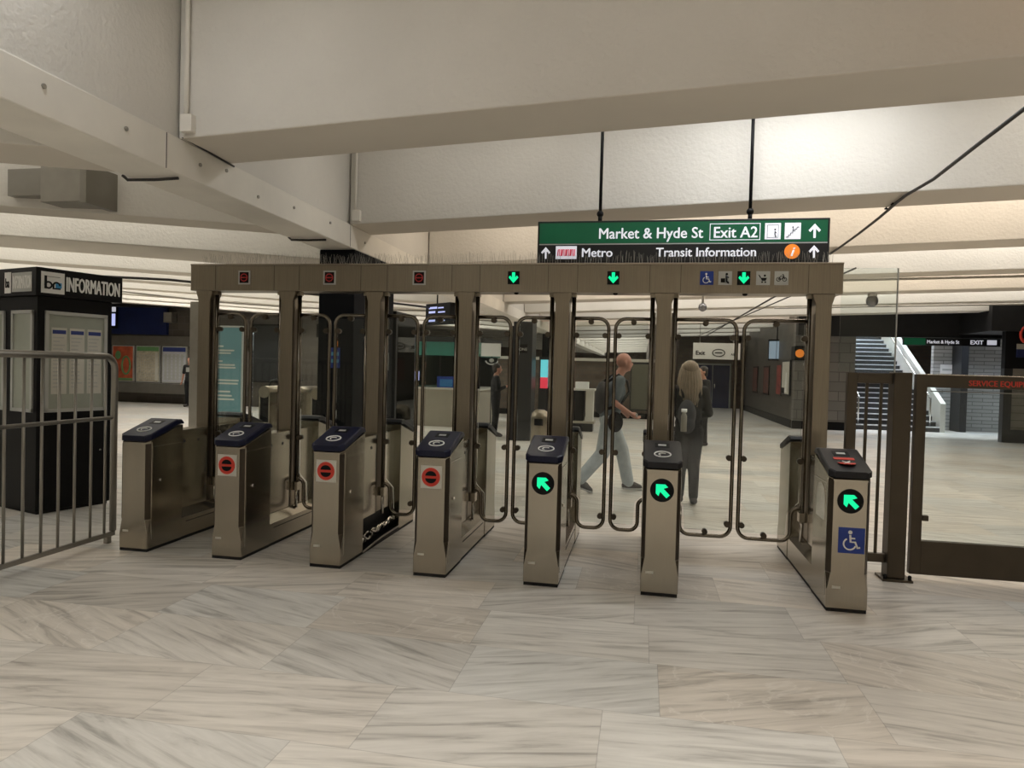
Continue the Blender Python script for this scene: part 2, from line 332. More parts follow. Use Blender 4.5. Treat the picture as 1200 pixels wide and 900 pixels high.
# walls
YE = 29.3
struct(box('wall_back', 'offw', -24, 16, -14.2, -14, 0, SLAB))
struct(box('wall_left', 'brickd', -24.2, -24, -14, 58, 0, SLAB))
struct(box('wall_right', 'grey', 14.5, 14.7, -14, 32, 0, SLAB))
struct(box('wall_far', 'brown', .1, 16, YE, YE+.2, 0, SLAB))
struct(box('wall_far_left', 'brown', -24, .1, 56, 56.2, 0, SLAB))
struct(box('wall_middle', 'brown', -9, .3, 19.2, 19.5, 0, 2.0))
struct(box('wall_corridor_left', 'grey', .1, .3, YE-8, 56, 0, SLAB))
struct(box('wall_corridor_right', 'brickd', 4.5, 4.7, 17.9, YE, 0, SLAB))
struct(box('wall_stair_left', 'grey', 4.5, 6.25, 17.6, 17.9, 0, SLAB))
struct(box('wall_stair_right', 'slat', 9.2, 13, 19.6, 19.8, 0, SLAB))
struct(box('wall_stair_back', 'offw', 5, 10, 25.6, 25.8, 0, 7))
struct(box('wall_poster', 'brickd', -22, -8.8, 17.65, 17.9, 0, 3.9))
trim(MB().box(4.5, 13.5, 17.3, 17.6, 2.9, 4.5), 'fascia')
trim(MB().box(9.0, 14.5, 15.4, 17.3, 3.0, 4.5), 'fascia')
trim(MB().box(-20, -9, 17.2, 17.65, 3.55, 4.5), 'fascia')
trim(MB().box(9.75, 9.95, 18.9, 19.6, 0, 2.95), 'dark')
struct(box('baseboard_corridor', 'black', 4.46, 4.5, 17.85, YE, 0, .25))
struct(box('baseboard_stair', 'black', 4.46, 6.25, 17.56, 17.6, 0, .25))
struct(box('baseboard_middle', 'black', -9, .32, 19.16, 19.2, 0, .2))

# ------------------------------------------------------------------ fare gates
CW = .272; GL = 1.8
def body_mesh(flip=False):
    b = MB(); w_ = CW/2; D_ = .45
    def zt(y): return .935+(min(y, .40)/.40)*.125
    levels = [(0.025, .010, 0), (.16, .010, 0), (.27, .040, 0)]
    rows = []
    def ring(z, c, top=False):
        pts = [(-w_, D_), (-w_, c), (-w_+c*.62, 0), (w_-c*.62, 0), (w_, c), (w_, D_)]
        return [(x, y, (zt(y) if top else z)) for x, y in pts]
    rings = [ring(z, c) for z, c, _ in levels]+[ring(0, .040, True)]
    vs = [v for r in rings for v in r]; n = 6; fs = []
    for i in range(len(rings)-1):
        for k in range(n): fs.append((i*n+k, i*n+(k+1) % n, (i+1)*n+(k+1) % n, (i+1)*n+k))
    fs.append(list(range(n))); fs.append([3*n+k for k in range(n)])
    b.add(vs, fs)
    if flip: b.v = [(-x, GL-y, z) for x, y, z in b.v]
    return b
def lid_mesh(flip=False):
    b = MB(); w_ = CW/2+.007; c = .04
    prof = [(-.012, .945, .992), (.03, .955, 1.006), (.37, 1.062, 1.112), (.43, 1.066, 1.108), (.455, 1.066, 1.085)]
    vs = []
    for i, (y, z0, z1) in enumerate(prof):
        ww = w_-(.035 if i == 0 else 0)
        vs += [(-ww, y, z0), (ww, y, z0), (ww, y, z1-.008), (ww-.012, y, z1), (-ww+.012, y, z1), (-ww, y, z1-.008)]
    fs = []; n = 6
    for i in range(4):
        for k in range(n): fs.append((i*n+k, i*n+(k+1) % n, (i+1)*n+(k+1) % n, (i+1)*n+k))
    fs.append(list(range(n))); fs.append([4*n+k for k in range(n)])
    b.add(vs, fs)
    if flip: b.v = [(-x, GL-y, z) for x, y, z in b.v]
    return b
def lidpt(y, h=0):   # top surface height of lid at y
    return 1.006+(y-.03)/.34*.106+h
def fare_gate(x, label, kind, lidkind, open_base=False, chair=False):
    t = thing('fare_gate', label, 'fare gate', (x, 0, 0), 0, None)
    bd = body_mesh().build('front_cabinet', 'steel', t, .004)
    # side panel seam and lock on the right side
    box('access_panel', 'steel', CW/2, CW/2+.003, .06, .435, .10, .90, bd, .001)
    MB().disc((CW/2+.008, .15, .60), 'x', .013, .016, 12).build('lock', 'chrome', bd)
    box('access_panel', 'steel', -CW/2-.003, -CW/2, .06, .435, .10, .90, bd, .001)
    for q in (-1, 1):      # dark reflection on the chamfers painted as bronze strips; bright door edges
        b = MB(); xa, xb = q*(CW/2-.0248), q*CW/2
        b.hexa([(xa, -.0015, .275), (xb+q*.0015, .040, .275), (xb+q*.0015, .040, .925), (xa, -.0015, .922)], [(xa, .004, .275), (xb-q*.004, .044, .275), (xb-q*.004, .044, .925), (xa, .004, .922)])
        b.build('chamfer_reflection', 'bronze', bd)
        MB().box(min(xb, xb+q*.0035), max(xb, xb+q*.0035), .048, .054, .10, .935).build('door_edge', 'chrome', bd)
        MB().box(min(xb, xb+q*.0038), max(xb, xb+q*.0038), .06, .435, .895, .899).build('door_seam', 'chrome', bd)
    MB().box(-CW/2+.005, CW/2-.005, .006, .45, 0, .026).build('plinth', 'rubber', t)
    lid = lid_mesh().build('lid', 'navy' if lidkind == 'navy' else 'navy2', t, .004)
    # reader ring, lying in the slope of the lid
    sl = math.atan2(.106, .34)
    ring = MB(); cy = .12
    def onlid(u, v, h=.002): return (u, cy+v*math.cos(sl), lidpt(cy, h)+v*math.sin(sl))
    if lidkind != 'red':
        ring.tube([onlid(.060*math.cos(a), .050*math.sin(a)) for a in [i*2*PI/24 for i in range(25)]], .0055, 6)
        ring.tube([onlid(.028*math.cos(a), .020*math.sin(a)) for a in [math.radians(40+i*25) for i in range(9)]], .004, 5)
        ring.build('card_reader_symbol', 'white', lid)
    else:
        MB().tube([onlid(-.0, 0, .0), onlid(0, 0, .004)], .06, 20).build('closed_reader_sticker', 'red', lid)
        ring.tube([onlid(-.025, -.022, .006), onlid(.025, .022, .006)], .006, 5).tube([onlid(-.025, .022, .006), onlid(.025, -.022, .006)], .006, 5)
        ring.build('cross_mark', 'white', lid)
        cy = .195; MB().hexa([onlid(-.07, -.016, .0), onlid(.07, -.016, 0), onlid(.07, .016, 0), onlid(-.07, .016, 0)], [onlid(-.07, -.016, .003), onlid(.07, -.016, .003), onlid(.07, .016, .003), onlid(-.07, .016, .003)]).build('sticker_strip', 'red', lid)
    cy = .285
    MB().hexa([onlid(-.055, -.04, -.003), onlid(.055, -.04, -.003), onlid(.055, .04, -.003), onlid(-.055, .04, -.003)], [onlid(-.055, -.04, .002), onlid(.055, -.04, .002), onlid(.055, .04, .002), onlid(-.055, .04, .002)]).build('display_window', 'black', lid)
    MB().hexa([onlid(-.03, -.014, .002), onlid(.03, -.014, .002), onlid(.03, .014, .002), onlid(-.03, .014, .002)], [onlid(-.03, -.014, .003), onlid(.03, -.014, .003), onlid(.03, .014, .003), onlid(-.03, .014, .003)]).build('display_text', 'ltgrey', lid)
    # status sign on the front
    if kind == 'green':
        h = MB().disc((0, -.002, .785), 'y', .086, .006, 32).build('status_light', 'black', t)
        poly('arrow', 'green', thick_arrow(), -.005, h, .003, .125, 0, .785)
    else:
        st = MB().box(-.086, .086, -.0025, .001, .695, .872).build('no_entry_sticker', 'offw', t)
        d = MB().disc((-.002, -.004, .784), 'y', .074, .004, 32).build('red_disc', 'red', st)
        half = [[(.045*math.cos(math.radians(a)), .010+.038*math.sin(math.radians(a))) for a in range(0, 181, 15)], [(.045*math.cos(math.radians(a)), -.010+.038*math.sin(math.radians(a))) for a in range(180, 361, 15)]]
        poly('black_half_rounds', 'black', half, -.006, d, .002, 1, -.002, .784)
    MB().box(-.1, -.045, -.0015, .001, .165, .182).build('serial_label', 'offw', t)
    if chair:
        pn = MB().box(-.070, .102, -.003, .001, .42, .60).build('wheelchair_sticker', 'blue', t); wheelchair_icon(pn, 'white', .014, -.001, .51, .16)
    # low base with sloped shoulder
    if not open_base:
        b = MB(); b.prism([(-CW/2+.005, .026), (CW/2-.005, .026), (CW/2-.005, .20), (.075, .27), (-.075, .27), (-CW/2+.005, .20)], 'y', .451, 1.349)
        b.build('base', 'steel', t, .003)
        MB().box(-CW/2+.01, CW/2-.01, .451, 1.349, 0, .026).build('base_plinth', 'rubber', t)
        MB().box(CW/2-.004, CW/2-.002, .52, 1.28, .155, .16).build('base_seam', 'black', t)
    else:
        b = MB(); b.prism([(-CW/2+.005, .026), (.03, .026), (.03, .27), (-.075, .27), (-CW/2+.005, .20)], 'y', .451, 1.349)
        b.box(.03, CW/2-.005, .451, 1.349, .0, .03)
        b.build('base', 'black', t)
        b = MB()
        b.tube([(.10, .50+.042*i, .09+.02*math.sin(i*1.3)+.004*i) for i in range(20)], .013, 8)
        b.tube([(.085, .50+.042*i, .135+.015*math.sin(i*1.9+1)) for i in range(20)], .009, 8)
        for i in range(6): b.disc((.10, .55+.14*i, .11+.008*i), 'y', .026, .02, 12)
        b.build('exposed_cable_loom', 'chrome', t)
        MB().tube([(CW/2, .46, .02), (CW/2, .9, .05), (CW/2, 1.35, .05)], .008, 8).build('trailing_cable', 'conduit', t)
    # thin steel panel between cabinet and rear cabinet
    b = MB().box(-.07, .07, .451, .90, .27, 1.0); b.build('centre_panel', 'steel', t, .004)
    b = MB().box(-.07, .07, 1.10, 1.349, .27, 1.0); b.build('centre_panel', 'steel', t, .004)
    for yy in (.56, .76):
        MB().box(.0705, .073, yy-.012, yy+.012, .88, .905).build('small_decal', 'navy2', t)
    body_mesh(True).build('rear_cabinet', 'steel', t, .004)
    MB().box(-CW/2+.005, CW/2-.005, 1.35, GL-.006, 0, .026).build('plinth', 'rubber', t)
    lid_mesh(True).build('rear_lid', 'navy2', t, .004)
    if chair:   # round-topped side opening on the left face
        MB().prism([(y, z) for y, z in [(.10, .62), (.34, .62)]+[(.22+.12*math.cos(a), .76+.12*math.sin(a)) for a in [i*PI/10 for i in range(11)]]], 'x', -CW/2-.006, -CW/2-.003).build('side_recess_cover', 'chrome', t)
    return t
XS = [-4.404, -3.523, -2.642, -1.762, -.881, 0, 1.286]
LAB = ['far left steel fare gate cabinet with plain front beside the railing',
       'steel fare gate cabinet with red no entry sticker, second from the left railing',
       'steel fare gate cabinet with red no entry sticker and open black base with cables',
       'steel fare gate cabinet with red no entry sticker, right next to the green arrow gates',
       'steel fare gate cabinet with green arrow, nearest to the red sticker gates',
       'steel fare gate cabinet with green arrow seen head on, middle of the three green ones',
       'steel fare gate cabinet with green arrow and blue wheelchair sticker at right end']
KIND = ['plain', 'red', 'red', 'red', 'green', 'green', 'green']
for i, x in enumerate(XS):
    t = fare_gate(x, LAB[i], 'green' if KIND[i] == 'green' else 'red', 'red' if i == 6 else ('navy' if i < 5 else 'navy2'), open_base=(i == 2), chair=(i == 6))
    if KIND[i] == 'plain':
        for c in list(t.children):
            if c.name.startswith('no_entry'):
                for g_ in list(c.children_recursive): bpy.data.objects.remove(g_)
                bpy.data.objects.remove(c)
# ------------------------------------------------------------------ overhead portal with door leaves
HY0, HY1 = .904, 1.12; HZ0, HZ1 = 2.33, 2.575
P = thing('overhead_gate_frame', 'long stainless overhead gate frame with posts and glass door leaves above the fare gates', 'gate frame', (0, 1.0, 0))
POFF = Vector((0, -1.0, 0))
def pb(b, name, m, parent=None, bevel=0):
    if parent is None: b.v = [(x, y-1.0, z) for x, y, z in b.v]; return b.build(name, m, P, bevel)
    b.v = [(x, y-1.0, z) for x, y, z in b.v]; return b.build(name, m, parent, bevel)
hd = pb(MB().box(-4.545, 1.425, HY0, HY1, HZ0, HZ1), 'header_beam', 'steel_d', None, .004)
for i, x in enumerate(XS):
    for dx in (-.13, .13):
        if -4.5 < x+dx < 1.4: pb(MB().box(x+dx-.002, x+dx+.002, HY0-.002, HY0, HZ0+.004, HZ1-.004), 'panel_seam', 'bronze', hd)
pb(MB().box(-4.545, 1.425, HY0-.006, HY1+.006, HZ1, HZ1+.012), 'top_lip', 'steel', hd)
for i, x in enumerate(XS):
    b = MB().prism([(x-.062, 1.0), (x+.062, 1.0), (x+.062, HZ0-.09), (x+.085, HZ0-.02), (x+.085, HZ0), (x-.085, HZ0), (x-.085, HZ0-.02), (x-.062, HZ0-.09)], 'y', .915, 1.075)
    b.box(x-.062, x+.062, .915, 1.075, .272, 1.0)
    po = pb(b, 'post', 'steel_d', None, .004)
    for sx in (-1, 1):
        if (i == 0 and sx < 0) or (i == 6 and sx > 0): continue
        h = pb(MB().cyl((x+sx*.098, .985, .45), (x+sx*.098, .985, HZ0-.01), .019, 12), 'hinge_pipe', 'tube')
        h.name = 'hinge_pipe'
        pb(MB().cyl((x+sx*.078, 1.03, .50), (x+sx*.078, 1.03, HZ0-.16), .010, 8), 'hinge_rod', 'chrome', None)
        pb(MB().box(x+sx*.06-.015, x+sx*.125+.0, .95, 1.03, .42, .50) if sx > 0 else MB().box(x-.125, x-.045, .95, 1.03, .42, .50), 'hinge_bracket', 'steel', None, .003)
        pb(MB().cyl((x+sx*.098, .985, .25), (x+sx*.098, .985, .45), .014, 12), 'lower_pin', 'chrome')
        pb(MB().box(min(x+sx*.06, x+sx*.12), max(x+sx*.06, x+sx*.12), .955, 1.015, HZ0-.035, HZ0), 'top_bracket', 'steel_d')
def leaf(xh, xg, s):      # hinge x, gap x, s = direction from hinge to gap
    yy = .985; r = .0165; zt, zb, zk = 2.11, .25, .53
    wide = abs(xg-xh) > .45
    R = .09
    k1 = xh+s*(.075 if not wide else .09)       # x of the knee
    pts = [(xh, zt)]+[(a, z) for a, z in ((xg-s*R, zt),)]
    def corner(cx, cz, rr, a0, a1):
        return [(cx+s*rr*math.cos(math.radians(a0+(a1-a0)*i/6)), cz+rr*math.sin(math.radians(a0+(a1-a0)*i/6))) for i in range(7)]
    pts += corner(xg-s*R, zt-R, R, 90, 0)
    rb = .09 if wide else .085
    pts += corner(xg-s*rb, zb+rb, rb, 0, -90)
    pts += corner(k1+s*rb*.9, zb+rb, rb*.9, 270, 180)[0:] if False else [(k1+s*(rb*.9)*(1-math.sin(math.radians(a)))+0, zb+rb*.9*(1-math.cos(math.radians(a)))) for a in range(0, 91, 15)]
    r2 = .06
    pts += [(k1-s*r2*(1-math.cos(math.radians(a))), zk-r2+r2*math.sin(math.radians(a))) for a in range(0, 91, 15)]
    pts += [(xh, zk)]
    # dedupe
    q = [pts[0]]
    for p in pts[1:]:
        if abs(p[0]-q[-1][0])+abs(p[1]-q[-1][1]) > 1e-4: q.append(p)
    fr = pb(MB().tube([(x, yy, z) for x, z in q], r, 10), 'door_leaf', 'tube')
    g0, g1 = xh+s*.03, xg-s*.024
    gp = [(g0, .58), (k1+s*.03, .50), (k1+s*.04, zb+.05), (g1, zb+.05), (g1, zt-.03), (g0, zt-.03)]
    pb(MB().prism(gp, 'y', yy-.005, yy+.005), 'glass_pane', 'glass', fr)
    spots = [(xg-s*.03, 1.96), (xh+s*.03, 1.96), (xg-s*.03, .93), (xg-s*.03, .36), (xh+s*.03, 1.05 if False else .93), ((xh+xg)/2, zt-.03)]
    if wide: spots.append(((k1+xg)/2, zb+.035))
    for x, z in spots:
        pb(MB().disc((x, yy, z), 'y', .024, .055, 14).disc((x, yy, z), 'y', .014, .07, 10), 'glass_clamp', 'bronze', fr)
for i in range(6):
    a, c = XS[i], XS[i+1]; mid = (a+c)/2; gap = .03
    leaf(a+.098, mid-gap, 1); leaf(c-.098, mid+gap, -1)
# status signs on the header, above the aisle centres
for i in range(6):
    mid = (XS[i]+XS[i+1])/2
    if i < 3:
        bx = pb(MB().box(mid-.062, mid+.062, HY0-.008, HY0-.001, 2.39, 2.52), 'lane_sign', 'ltgrey')
        sc_ = pb(MB().box(mid-.047, mid+.047, HY0-.011, HY0-.008, 2.403, 2.507), 'sign_screen', 'black', bx)
        b = MB().tube([(mid+.034*math.cos(a), HY0-.012, 2.455+.034*math.sin(a)) for a in [k*2*PI/24 for k in range(25)]], .0045, 6)
        b.tube([(mid-.03, HY0-.012, 2.455), (mid+.03, HY0-.012, 2.455)], .005, 6)
        pb(b, 'red_no_entry_mark', 'redd', bx)
    else:
        bx = pb(MB().box(mid-.052, mid+.052, HY0-.010, HY0-.001, 2.40, 2.515), 'lane_sign', 'black')
        pb(MB().prism([(mid+x*.088, 2.457+z*.095) for x, z in [(-.16, .5), (.16, .5), (.16, .02), (.36, .2), (.5, .02), (0, -.5), (-.5, .02), (-.36, .2), (-.16, .02)]], 'y', HY0-.014, HY0-.010), 'green_arrow', 'green', bx)
    if i in (3, 4, 5): pb(MB().ell((mid+.02, HY0+.04, HZ0-.006), .022, .022, .012, 10, 6), 'sensor_dome', 'redd' if False else 'black')
mid = (XS[5]+XS[6])/2
for k, (dx, nm) in enumerate(((-.30, 'wheelchair_plate'), (-.15, 'luggage_plate'), (.155, 'stroller_plate'), (.30, 'bicycle_plate'))):
    c = mid+dx
    pl = pb(MB().box(c-.055, c+.055, HY0-.006, HY0-.001, 2.40, 2.515), nm, 'blue' if k == 0 else 'ltgrey', None)
    if k == 0: wheelchair_icon(pl, 'white', c, HY0-1.0-.006, 2.455, .10)
    elif k == 1:
        pb(MB().disc((c+.012, HY0-.008, 2.49), 'y', .010, .003).box(c-.035, c+.0, HY0-.009, HY0-.006, 2.42, 2.455).tube([(c+.01, HY0-.008, 2.475), (c+.012, HY0-.008, 2.43), (c+.03, HY0-.008, 2.415)], .008, 6).tube([(c+.01, HY0-.008, 2.47), (c+.03, HY0-.008, 2.46)], .005, 6), 'symbol', 'black', pl)
    elif k == 2:
        pb(MB().prism([(c-.02, 2.46), (c+.03, 2.46), (c+.02, 2.435), (c-.01, 2.435)], 'y', HY0-.009, HY0-.006).disc((c-.008, HY0-.008, 2.424), 'y', .007, .003).disc((c+.018, HY0-.008, 2.424), 'y', .007, .003).tube([(c-.02, HY0-.008, 2.46), (c-.035, HY0-.008, 2.485)], .004, 5).disc((c+.012, HY0-.008, 2.478), 'y', .009, .003), 'symbol', 'black', pl)
    else:
        b = MB()
        for q in (-.024, .024): b.tube([(c+q+.016*math.cos(a), HY0-.008, 2.448+.016*math.sin(a)) for a in [j*PI/6 for j in range(13)]], .0028, 5)
        b.tube([(c-.024, HY0-.008, 2.448), (c-.008, HY0-.008, 2.475), (c+.018, HY0-.008, 2.475), (c, HY0-.008, 2.448), (c-.024, HY0-.008, 2.448)], .003, 5).tube([(c+.024, HY0-.008, 2.448), (c+.014, HY0-.008, 2.488), (c+.004, HY0-.008, 2.49)], .003, 5)
        pb(b, 'symbol', 'black', pl)
# bird spikes: strips along the top of the header
x = -4.48
while x < 1.38:
    x1 = min(x+.36, 1.4); b = MB().box(x, x1-.02, 1.0, 1.03, HZ1+.012, HZ1+.018)
    q = x+.01
    while q < x1-.03:
        ln = random.uniform(.07, .12)
        for sy in (-1, 0, 1):
            if random.random() < .8:
                tx = q+random.uniform(-.012, .012)
                b.tube([(q, 1.015, HZ1+.015), (tx, 1.015+sy*.05, HZ1+.015+ln)], .0011, 3, False)
        q += .024
    pb(b, 'bird_spike_strip', 'conduit')
    x += .36
# ------------------------------------------------------------------ left railing
R_ = thing('guard_railing', 'tall grey painted tubular guard railing with vertical bars at left', 'railing', (-4.8, 0, 0))
b = MB().tube([(0, -3.3, 1.66), (0, .12, 1.66)]+[(0, .12+.11*math.sin(math.radians(a)), 1.55+.11*math.cos(math.radians(a))) for a in range(15, 91, 15)]+[(0, .23, .10)], .029, 12)
b.build('top_rail', 'rail', R_)
MB().tube([(0, -3.3, 1.115), (0, .23, 1.115)], .017, 8).build('mid_rail', 'rail', R_)
MB().box(-.014, .014, -3.3, .245, .055, .095).build('bottom_rail', 'rail', R_, .003)
for y in [-.847-.163*i for i in range(14, 0, -1)]+[-.847, -.686, -.523, -.362, -.2, -.028, .13]:
    MB().cyl((0, y, .09), (0, y, 1.64), .0115, 8).build('baluster', 'rail', R_)
for y in (.17, -1.7): MB().box(-.02, .02, y-.025, y+.025, 0, .06).build('foot', 'rail', R_, .003)
# ------------------------------------------------------------------ right service fence and gate
FY = .976
F = thing('service_fence', 'bronze metal fence panel with vertical bars and glass above, between fare gates and service gate', 'fence', (1.9, FY, 0))
def fb(b, n_, m_, par, ox, bev=.003): b.v = [(x-ox, y-FY, z) for x, y, z in b.v]; return b.build(n_, m_, par, bev)
fb(MB().box(1.50, 1.575, FY-.03, FY+.03, .135, 1.69), 'end_post', 'bronze', F, 1.9)
fb(MB().box(1.575, 1.84, FY-.03, FY+.03, 1.605, 1.69), 'top_rail', 'bronze', F, 1.9)
fb(MB().box(1.575, 1.84, FY-.025, FY+.025, .135, .205), 'bottom_rail', 'bronze', F, 1.9)
for x in (1.645, 1.755): fb(MB().box(x, x+.022, FY-.011, FY+.011, .205, 1.605), 'bar', 'bronze', F, 1.9)
fb(MB().box(1.84, 1.975, FY-.07, FY+.07, 0.02, 1.70), 'main_post', 'bronze', F, 1.9, .005)
bp_ = fb(MB().box(1.80, 2.03, FY-.10, FY+.10, 0, .02), 'base_plate', 'bronze', F, 1.9)
for x in (1.82, 2.005):
    fb(MB().disc((x, FY-.085, .03), 'z', .014, .03, 8).ell((x, FY-.085, .045), .016, .016, .016, 8, 6), 'anchor_bolt', 'black', bp_, 1.9, 0)
fb(MB().box(1.43, 1.856, FY-.006, FY+.006, 1.70, 2.55), 'upper_glass_pane', 'glass', F, 1.9, 0)
fb(MB().box(1.856, 1.864, FY-.008, FY+.008, 1.70, 2.55), 'glass_edge_strip', 'ltgrey', F, 1.9, 0)
G = thing('service_gate', 'wide bronze framed glass service gate with red lettering on its top rail', 'gate', (2.03, FY, 0))
def gb(b, n_, m_, par=None, bev=.003): return fb(b, n_, m_, par or G, 2.03, bev)
gb(MB().box(2.02, 2.10, FY-.03, FY+.03, .06, 1.69), 'stile', 'bronze')
gb(MB().box(3.75, 3.83, FY-.03, FY+.03, .06, 1.69), 'stile', 'bronze')
tr_ = gb(MB().box(2.10, 3.75, FY-.03, FY+.03, 1.585, 1.685), 'top_rail', 'bronze')
gb(MB().box(2.03, 3.83, FY-.035, FY-.028, 1.685, 1.692), 'rail_edge', 'steel', tr_)
gb(MB().box(2.10, 3.75, FY-.03, FY+.03, .06, .335), 'kick_panel', 'bronze')
gb(MB().box(2.10, 3.75, FY-.006, FY+.006, .335, 1.585), 'glass_pane', 'glass', None, 0)
gb(MB().box(2.10, 2.145, FY-.04, FY+.0, .50, .545), 'latch', 'bronze')
gb(MB().tube([(2.13, FY-.01, 1.555), (3.75, FY-.01, 1.555)], .006, 6), 'pane_channel', 'rail', None, 0)
text('lettering', 'SERVICE EQUIPMENT GATE', .062, 'red', (2.40-2.03, -.032, 1.607), G, bold=.0012, sx=.93)
# ------------------------------------------------------------------ information kiosk
K = thing('information_kiosk', 'black information kiosk with lit glass display cases and INFORMATION header', 'kiosk', (-6.29, .893, 0), math.radians(-17))
KW, KD = 1.5, .78        # local: corner at origin, left face along -x, right face along +y (faces +x)
box('body', 'black', -KW, 0, 0, KD, .03, 2.27, K, .006)
box('plinth', 'rubber', -KW+.02, -.02, .02, KD-.02, 0, .03, K)
hdk = box('header_box', 'black', -KW-.05, .03, -.03, KD+.10, 2.27, 2.56, K, .006)
# right face display (faces +x)
def case(name, face, a0, a1, z0, z1):
    t_ = .035
    if face == 'x':
        fr = MB()
        for q in ((a0, a1, z0, z0+t_), (a0, a1, z1-t_, z1), (a0, a0+t_, z0, z1), (a1-t_, a1, z0, z1)): fr.box(0, .02, q[0], q[1], q[2], q[3])
        f_ = fr.build(name, 'ltgrey', K); box('backing_sheet', 'paper', .001, .006, a0+t_, a1-t_, z0+t_, z1-t_, f_)
    else:
        fr = MB()
        for q in ((a0, a1, z0, z0+t_), (a0, a1, z1-t_, z1), (a0, a0+t_, z0, z1), (a1-t_, a1, z0, z1)): fr.box(q[0], q[1], -.02, 0, q[2], q[3])
        f_ = fr.build(name, 'ltgrey', K); box('backing_sheet', 'paper', a0+t_, a1-t_, -.006, -.001, z0+t_, z1-t_, f_)
    return f_
f_ = case('display_case', 'x', .07, .72, 1.06, 2.12)
for i in range(3):
    y0 = .135+i*.185
    s_ = MB().box(.006, .008, y0, y0+.155, 1.25, 1.95).build('notice_sheet', 'offw', f_)
    MB().box(.008, .0095, y0+.01, y0+.145, 1.885, 1.925).build('blue_heading', 'navy_p', f_)
    b = MB()
    for k in range(14): b.box(.008, .0092, y0+.015, y0+.03+random.uniform(.04, .11), 1.84-.04*k, 1.852-.04*k)
    b.build('text_lines', 'ltgrey', f_)
case('display_case', 'y', -.46, -.06, 1.06, 2.12)
case('display_case', 'y', -1.10, -.60, 1.06, 2.12)
MB().disc((.006, .66, .62), 'x', .012, .012, 10).build('door_lock', 'chrome', K)
# header lettering
lg = MB().box(.031, .034, .015, .245, 2.30, 2.52).build('logo_plate', 'white', hdk)
b = MB().box(.034, .0365, .045, .070, 2.345, 2.48)
b.tube([(.035, .085+.032*math.cos(a), 2.385+.032*math.sin(a)) for a in [k*PI/8 for k in range(17)]], .0095, 6)
b.tube([(.035, .165+.032*math.cos(a), 2.385+.032*math.sin(a)) for a in [k*PI/8 for k in range(9)]], .0095, 6).box(.034, .0365, .125, .205, 2.345, 2.36).box(.034, .0365, .125, .142, 2.345, 2.40)
b.box(.034, .0365, .07, .2, 2.47, 2.474)
b.build('logo_letters', 'black', lg); MB().box(.034, .037, .155, .215, 2.36, 2.415).build('logo_blue', mat('logo_blue', (.05, .3, .6), .5, var=.03), lg)
text('lettering', 'INFORMATION', .215, 'white', (.031, .262, 2.34), hdk, rot=(PI/2, 0, PI/2), bold=.004, sx=.40)
MB().box(-.42, -.05, -.033, -.030, 2.31, 2.51).build('side_panel', 'ltgrey', hdk)
text('lettering', 'INFORMATION', .19, 'white', (-.40, -.034, 2.345), hdk, bold=.003, sx=.27)
MB().box(-.56, -.44, -.034, -.030, 2.30, 2.52).build('logo_plate', 'white', hdk)
text('logo_letters', 'ba', .14, 'black', (-.545, -.035, 2.36), hdk, bold=.004, sx=.6)
# ------------------------------------------------------------------ hanging direction sign
SX0, SX1, SZ0, SZ1, SY = -1.225, 1.478, 2.70, 3.105, 1.60
H = thing('hanging_direction_sign', 'long hanging green and black exit sign with white lettering above the gates', 'sign', ((SX0+SX1)/2, SY, SZ0))
hx, hy, hz = H.location
def hb(b, n_, m_, par=None, bev=0): b.v = [(x-hx, y-hy, z-hz) for x, y, z in b.v]; return b.build(n_, m_, par or H, bev)
hb(MB().box(SX0, SX1, SY, SY+.09, SZ0, SZ1), 'sign_box', 'bsign', None, .005)
up_ = hb(MB().box(SX0+.02, SX1-.02, SY-.004, SY, 2.885, 3.085), 'green_panel', 'gsign')
lo_ = hb(MB().box(SX0+.02, SX1-.02, SY-.004, SY, 2.72, 2.872), 'black_panel', 'bsign')
hb(MB().box(SX0+.02, SX1-.02, SY-.006, SY, 2.872, 2.882), 'divider', 'ltgrey')
def ht(s_, size, x, z, par, m_='wsign', bold=.0022, sx=1.0): return text('lettering', s_, size, m_, (x-hx, SY-.006-hy, z-hz), par, bold=bold, sx=sx)
ht('Market & Hyde St', .145, -.63, 2.93, up_, sx=.93)
ht('Exit A2', .145, .445, 2.93, up_, sx=.93)
b = MB()
for q in ((.415, .87, 2.905, 2.911), (.415, .87, 3.056, 3.062), (.415, .421, 2.905, 3.062), (.864, .87, 2.905, 3.062)): b.box(q[0], q[1], SY-.006, SY-.004, q[2], q[3])
hb(b, 'exit_outline', 'wsign', up_)
for k, c in enumerate((.98, 1.155)):
    pl = hb(MB().box(c-.07, c+.07, SY-.007, SY-.004, 2.91, 3.06), 'escalator_plate' if k == 0 else 'stairs_plate', 'wsign', up_)
    if k == 0:
        b = MB()
        for q in ((c-.05, c+.05, 2.925, 2.928), (c-.05, c+.05, 3.04, 3.043), (c-.05, c-.047, 2.925, 3.043), (c+.047, c+.05, 2.925, 3.043)): b.box(q[0], q[1], SY-.009, SY-.007, q[2], q[3])
        b.disc((c+.02, SY-.008, 3.0), 'y', .008, .003).tube([(c+.02, SY-.008, 2.985), (c+.018, SY-.008, 2.955), (c+.028, SY-.008, 2.93)], .005, 5).tube([(c+.02, SY-.008, 2.98), (c+.034, SY-.008, 2.965)], .003, 5)
    else:
        b = MB().tube([(c-.055+.018*(j//2+j % 2), SY-.008, 2.93+.018*(j//2)) for j in range(12)], .004, 5, True)
        b.disc((c+.0, SY-.008, 3.02), 'y', .007, .003).tube([(c, SY-.008, 3.01), (c+.004, SY-.008, 2.985)], .004, 5)
    hb(b, 'symbol', 'navy2', pl)
